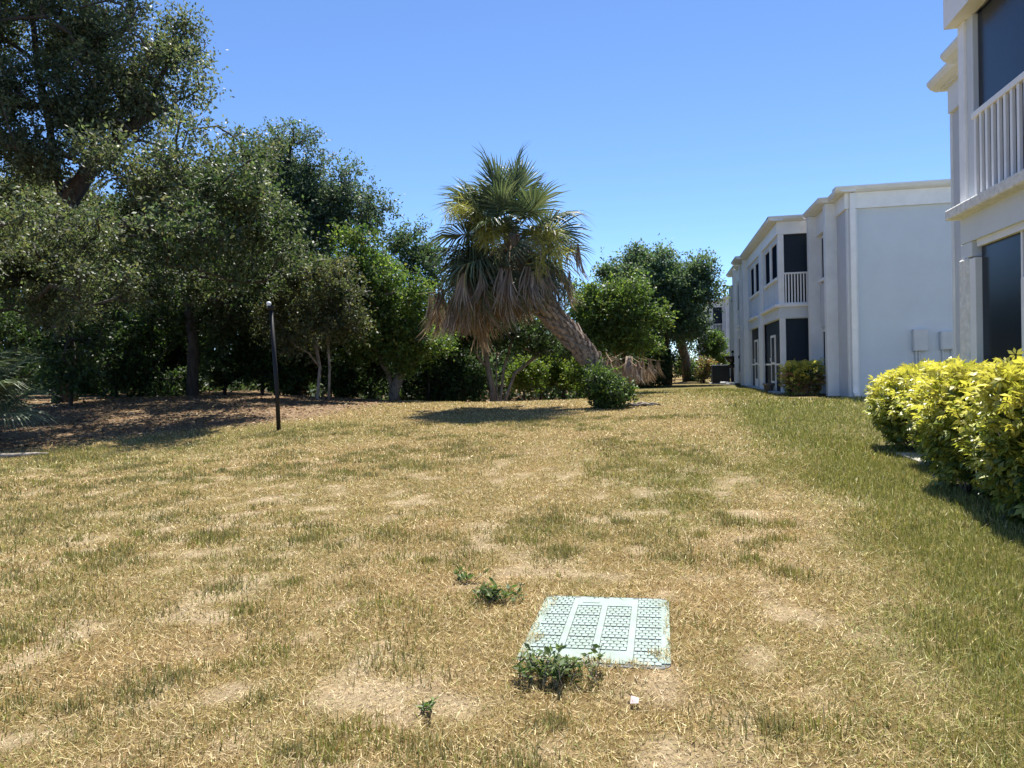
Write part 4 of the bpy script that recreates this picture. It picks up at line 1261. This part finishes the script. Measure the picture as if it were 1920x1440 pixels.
# exposed root on the left
pts = []
for (a, b_) in ((-20, 858), (20, 858), (45, 856), (70, 855), (92, 853)):
    q = ground_hit(a, b_); pts.append((q[0], q[1], q[2] + 0.025))
tag(MB().tube(pts, [0.06, 0.055, 0.05, 0.05, 0.02], 8).build('fallen_branch', M['bark_pale'], None, True), 'pale fallen branch lying in the shade at left edge', 'branch')
# paper scrap
p = ground_hit(1190, 1328)
V = [(p[0] - 0.02, p[1] - 0.02, p[2] + 0.03), (p[0] + 0.018, p[1] - 0.024, p[2] + 0.035), (p[0] + 0.022, p[1] + 0.02, p[2] + 0.042), (p[0] - 0.016, p[1] + 0.024, p[2] + 0.05), (p[0], p[1], p[2] + 0.046)]
tag(obj('paper_scrap', V, [(0, 1, 4), (1, 2, 4), (2, 3, 4), (3, 0, 4)], M['paper']), 'tiny pinkish paper scrap in the dry grass', 'litter')

# condenser beside the middle block
ax_, ay_ = 3.20, 43.0
az_ = gz(ax_, ay_)
ac = thing('condenser', 'dark square air conditioning condenser by the far corner of middle block', 'air conditioner', (ax_, ay_, az_))
MB().box(ax_ - 0.6, ax_ + 0.6, ay_ - 0.6, ay_ + 0.6, az_ - 0.1, az_ + 0.07).build('pad', M['concrete'], ac)
MB().box(ax_ - 0.46, ax_ + 0.46, ay_ - 0.46, ay_ + 0.46, az_ + 0.07, az_ + 1.0).build('body', M['ac'], ac, bevel=0.03)
for k in range(11):
    zz = az_ + 0.14 + k * 0.075
    MB().box(ax_ - 0.44, ax_ + 0.44, ay_ - 0.475, ay_ - 0.459, zz, zz + 0.03).build('louvre', M['ac'], ac)
MB().box(ax_ - 0.48, ax_ + 0.48, ay_ - 0.48, ay_ + 0.48, az_ + 1.0, az_ + 1.05).build('lid', M['box'], ac)
for k, zz in enumerate((0.72, 0.45, 0.2)):
    bx = thing('junction_box', ('uppermost', 'middle', 'lowest')[k] + ' of three small white service boxes beside the condenser', 'utility box', (ax_ + 0.62, ay_ - 0.5, az_ + zz), 'service boxes by the condenser')
    MB().box(ax_ + 0.52 + 0.06 * (k == 1), ax_ + 0.72 + 0.06 * (k == 1), ay_ - 0.52, ay_ - 0.40, az_ + zz, az_ + zz + 0.2).build('body', M['white'], bx, bevel=0.01)
    MB().tube([(ax_ + 0.62, ay_ - 0.44, az_ - 0.05), (ax_ + 0.62, ay_ - 0.44, az_ + zz)], [0.018, 0.018], 6).build('conduit', M['white'], bx)
# black urn
ux, uy = 3.72, 42.0
uz = gz(ux, uy)
ur = thing('urn', 'black bowl urn on a tall pedestal beside the condenser', 'urn', (ux, uy, uz))
MB().lathe([(0, 0), (0.25, 0), (0.22, 0.06), (0.09, 0.15), (0.08, 0.85), (0.2, 0.98), (0.2, 1.02), (0.06, 1.12)], (ux, uy, uz), 14).build('pedestal', M['black'], ur, True)
MB().lathe([(0.06, 1.12), (0.2, 1.2), (0.36, 1.38), (0.40, 1.5), (0.36, 1.5), (0.3, 1.4), (0, 1.36)], (ux, uy, uz), 16).build('bowl', M['black'], ur, True)
MB().tube([(ux + 0.05, uy, uz + 1.36), (ux + 0.05, uy, uz + 1.7)], [0.02, 0.02], 6).tube([(ux + 0.05, uy, uz + 1.68), (ux + 0.05, uy, uz + 1.8)], [0.09, 0.05], 8).build('finial', M['black'], ur)
# flower pot by the bay
p = (4.02, 30.3, gz(4.02, 30.3))
fp = thing('flower_pot', 'small grey flower pot on the grass beside the bay door', 'pot', p)
MB().lathe([(0, 0), (0.15, 0), (0.2, 0.27), (0.23, 0.27), (0.23, 0.33), (0.2, 0.33), (0.18, 0.28), (0, 0.27)], p, 16).build('pot', M['terra'], fp, True)
# splash blocks / pale stones at the downspout
for k, (sx, sy) in enumerate(((3.55, 41.2), (3.30, 41.6))):
    sz = gz(sx, sy)
    tag(MB().prism(rr(sx - 0.22, sx + 0.22, sy - 0.3, sy + 0.3, 0.1), 'z', sz - 0.05, sz + 0.10 + 0.04 * k).build('splash_stone', M['white'], bevel=0.02),
        ('pale stone under the far downspout, nearer the wall', 'pale stone under the far downspout, nearer the condenser')[k], 'stone', 'stones under the far downspout')
# planting before the far block
for (px, py, rx, ry, Y, cols, nm, lab, lf) in ((1335, 655, 24, 30, 47, MIDG + LIME[:1], 'tall_shrub', 'tall green shrub against the far end of the middle block', 0.13),
                                       (1320, 690, 16, 22, 45, ((0.30, 0.16, 0.12), (0.16, 0.18, 0.06), (0.26, 0.24, 0.09), (0.10, 0.12, 0.05)), 'croton', 'pinkish croton bush left of the condenser', 0.13),
                                       (1352, 672, 12, 10, 46.5, SUNNY, 'bush', 'small yellow-green bush above the condenser', 0.12),
                                       (1283, 685, 16, 18, 55, SUNNY + DRYG, 'bush', 'small sunny bush at foot of the far block', 0.14),
                                       (1303, 700, 14, 12, 50, MIDG, 'bush', 'low bush between the leaning lawn tree and the croton', 0.13),
                                       (1222, 690, 10, 14, 52, LIME, 'bush', 'small bright plant left of the lawn tree trunk', 0.14)):
    b = base_at(px, Y)
    tree(nm, lab, [(px, py, rx, ry)], Y, [[b, (b[0], b[1], b[2] + 0.5)]], cols, 80 + int(px), leaf=lf, dens=1.0, r=(0.25, 0.45), r_base=0.05, cat='bush', spacing=0.6, spiky=0.5)

# broadleaf weeds near the cover
def weed(label, c, n_stem, h, spread, seed):
    rg = np.random.default_rng(seed)
    z = gz(c[0], c[1])
    T = thing('weed', label, 'weed', (c[0], c[1], z), 'leafy weeds near the cover')
    mb = MB(); P0 = []; D = []
    for k in range(n_stem):
        a = rg.uniform(0, 6.28); rr_ = spread * math.sqrt(rg.uniform(0, 1))
        b0 = np.array([c[0] + rr_ * math.cos(a) * 1.3, c[1] + rr_ * math.sin(a) * 0.7, z])
        t1 = b0 + np.array([rg.normal() * 0.05, rg.normal() * 0.05, h * rg.uniform(0.5, 1.1)])
        mb.tube([b0, (b0 + t1) / 2 + rg.standard_normal(3) * 0.01, t1], [0.003, 0.0025, 0.0015], 4)
        for q in range(9):
            f_ = rg.uniform(0.2, 1.0)
            P0.append(b0 + (t1 - b0) * f_); D.append([rg.normal(), rg.normal(), rg.uniform(0.1, 0.9)])
    mb.build('stems', M['bark_pale'], T)
    P0 = np.array(P0); D = unit(np.array(D)); n = len(P0)
    ln = rg.uniform(0.028, 0.062, n)
    V, Fq = leaf_quads(P0, D, unit(rg.standard_normal((n, 3)) * 0.5 + np.array([0, 0, 1])), ln, ln * 0.42)
    obj('leaves', V, Fq, M['leaf'], T, color=palette(n, ((0.10, 0.16, 0.045), (0.075, 0.125, 0.04), (0.14, 0.19, 0.06)), rg))


weed('wide leafy green weed growing over the near edge of the cover', ground_hit(1050, 1275)[:2], 46, 0.12, 0.16, 1)
weed('leafy green weed left of the far edge of the cover', ground_hit(935, 1130)[:2], 26, 0.11, 0.12, 2)
weed('tiny sprig of weed in dry grass below left of the cover', ground_hit(787, 1335)[:2], 3, 0.08, 0.015, 3)
weed('small weed with folded leaves further left behind the cover', ground_hit(870, 1092)[:2], 6, 0.08, 0.08, 4)

# ------------------------------------------------------------------ grass
rgg = np.random.default_rng(99)


def blade_tris(P0, h, wd, lean, az, D2=None):
    n = len(P0)
    ang = rgg.uniform(0, 6.283, n)
    S = np.stack([np.cos(ang), np.sin(ang), np.zeros(n)], 1) * (wd * 0.5)[:, None]
    tip = P0 + np.stack([np.cos(az) * np.sin(lean), np.sin(az) * np.sin(lean), np.cos(lean)], 1) * h[:, None]
    V = np.stack([P0 - S, P0 + S, tip], 1).reshape(-1, 3)
    return V, np.arange(n * 3).reshape(-1, 3)


def scatter(d0, d1, per_m2):
    """points on the lawn in the fan the camera can see (a little wider), between two distances"""
    half = R_(48 if d1 < 8 else 39)
    area = half * (d1 * d1 - d0 * d0)
    n = int(area * per_m2)
    r = np.sqrt(rgg.uniform(d0 * d0, d1 * d1, n)); a = rgg.uniform(-half, half, n)
    return -np.sin(a + YAW) * r, np.cos(a + YAW) * r


def off_limits(x, y):
    m = (x > cx0 + 0.02) & (x < cx1 - 0.02) & (y > cy0 + 0.02) & (y < cy1 - 0.02)
    edge = 0.02 + 0.13 * np.maximum(0, fbm(x * 6, y * 6, 5, 3) - 0.42) * 2
    m = (x > cx0 + edge) & (x < cx1 - edge) & (y > cy0 + edge) & (y < cy1 - edge)
    m |= (x > 3.15 + 0.55 * smooth(9.5, 12, y) + 0.25 * (vnoise(x * 3, y * 3, 8) - 0.5)) & (y < 14.2)
    m |= (x > 3.9) & (y > 24.2) & (y < 47)
    return m


VV = []; FF = []; CC = []; nv = 0
TAN = 0.96 * np.array([[0.57, 0.46, 0.235], [0.43, 0.325, 0.145], [0.68, 0.58, 0.34], [0.31, 0.21, 0.095], [0.52, 0.41, 0.23]])
GRN = np.array([[0.25, 0.26, 0.070], [0.185, 0.225, 0.052], [0.36, 0.35, 0.11], [0.17, 0.185, 0.058]])
for (d0, d1, dens, w0, h0) in ((1.9, 2.8, 4500, 0.0050, 0.050), (2.8, 4.5, 12000, 0.0042, 0.050), (4.5, 7.5, 6300, 0.0057, 0.052), (7.5, 12, 3000, 0.0085, 0.055), (12, 20, 820, 0.016, 0.06), (20, 34, 220, 0.031, 0.065)):
    x, y = scatter(d0, d1, dens)
    gr = green_amount(x, y); ba = bare_amount(x, y); li = litter_amount(x, y)
    keep = rgg.uniform(0, 1, len(x)) < (1 - 0.5 * ba) * (1 - 0.93 * li)
    keep &= ~off_limits(x, y)
    x, y, gr, ba = x[keep], y[keep], gr[keep], ba[keep]
    n = len(x)
    lush = smooth(0.35, 0.9, gr)
    isg = rgg.uniform(0, 1, n) < np.clip(gr * 1.0 - 0.02, 0.02, 0.85)
    h = h0 * rgg.uniform(0.45, 1.25, n) * (0.75 + 0.55 * lush) * (1 - 0.4 * ba)
    flat = rgg.uniform(0, 1, n) < (0.55 - 0.4 * lush + 0.35 * ba)
    lean = np.where(flat, rgg.uniform(0.9, 1.5, n), np.abs(rgg.normal(0, 0.45, n)))
    col = np.where(isg[:, None], GRN[rgg.integers(0, 4, n)], TAN[rgg.integers(0, 5, n)]) * rgg.uniform(0.6, 1.4, (n, 1))
    col = col * (1 + (np.array([1.12, 1.12, 1.3]) - 1) * ba[:, None])
    inc = (x > cx0) & (x < cx1) & (y > cy0) & (y < cy1)
    z = np.where(inc, ct, ground_z(x, y)) - 0.004 + np.where(flat, rgg.uniform(0, 0.018, n), 0)
    V, Fq = blade_tris(np.stack([x, y, z], 1), h * np.where(flat, 1.4, 1), w0 * rgg.uniform(0.7, 1.3, n), lean, rgg.uniform(0, 6.283, n))
    VV.append(V); FF.append(Fq + nv); CC.append(col); nv += len(V)
# darker erect tufts
x, y = scatter(2.9, 18, 8.5)
tz = fbm(x * 0.55, y * 0.45, 131, 3)
k = (rgg.uniform(0, 1, len(x)) < smooth(0.36, 0.56, tz)) & (x < 1.0 + 0.02 * y) & (litter_amount(x, y) < 0.3) & ~off_limits(x, y)
x, y = x[k], y[k]
for cx_, cy_ in zip(x, y):
    dist = math.hypot(cx_, cy_)
    n = int(rgg.uniform(60, 260) * (1 if dist < 8 else 0.5))
    rx = rgg.uniform(0.06, 0.24) * (1 + 0.03 * dist); ry = rx * rgg.uniform(0.6, 1.2)
    px_ = cx_ + rx * rgg.standard_normal(n) * 0.6; py_ = cy_ + ry * rgg.standard_normal(n) * 0.6
    kk = ~off_limits(px_, py_); px_, py_ = px_[kk], py_[kk]; n = len(px_)
    if n == 0: continue
    h = rgg.uniform(0.025, 0.085, n) * rgg.uniform(0.7, 1.15)
    base_c = np.array([0.225, 0.225, 0.10]) if rgg.uniform() < 0.6 else np.array([0.23, 0.245, 0.075])
    col = base_c * rgg.uniform(0.55, 1.6, (n, 1)) 
    dry = rgg.uniform(0, 1, n) < 0.3
    col[dry] = TAN[rgg.integers(0, 5, dry.sum())] * 0.9
    V, Fq = blade_tris(np.stack([px_, py_, ground_z(px_, py_) - 0.004], 1), h, np.full(n, 0.0048 + 0.0009 * dist), np.abs(rgg.normal(0, 0.45, n)), rgg.uniform(0, 6.283, n))
    VV.append(V); FF.append(Fq + nv); CC.append(col); nv += len(V)
V = np.concatenate(VV); Fq = np.concatenate(FF); col = np.clip(np.concatenate(CC), 0.01, 0.85)
TRI[0] += len(Fq)
tag(obj('grass', V, Fq, M['grass'], color=col), 'short dry and green grass blades covering the lawn', 'grass', kind='stuff')
# fallen leaves in the shade on the left
x, y = scatter(8, 30, 100)
k = rgg.uniform(0, 1, len(x)) < litter_amount(x, y) * 0.9
x, y = x[k], y[k]; n = len(x)
P0 = np.stack([x, y, ground_z(x, y) + 0.012], 1)
D = unit(np.stack([rgg.standard_normal(n), rgg.standard_normal(n), 0.15 * rgg.standard_normal(n)], 1))
ln = rgg.uniform(0.06, 0.13, n)
V, Fq = leaf_quads(P0, D, unit(rgg.standard_normal((n, 3)) * 0.35 + np.array([0, 0, 1])), ln, ln * 0.5)
tag(obj('leaf_litter', V, Fq, M['dead'], color=palette(n, ((0.20, 0.125, 0.08), (0.28, 0.19, 0.12), (0.14, 0.09, 0.06), (0.33, 0.26, 0.17)), rgg)), 'brown fallen leaves on the shaded ground under the oaks', 'leaf litter', kind='stuff')
TRI[0] += len(Fq) * 2
print('TRIANGLES (foliage and grass)', TRI[0])
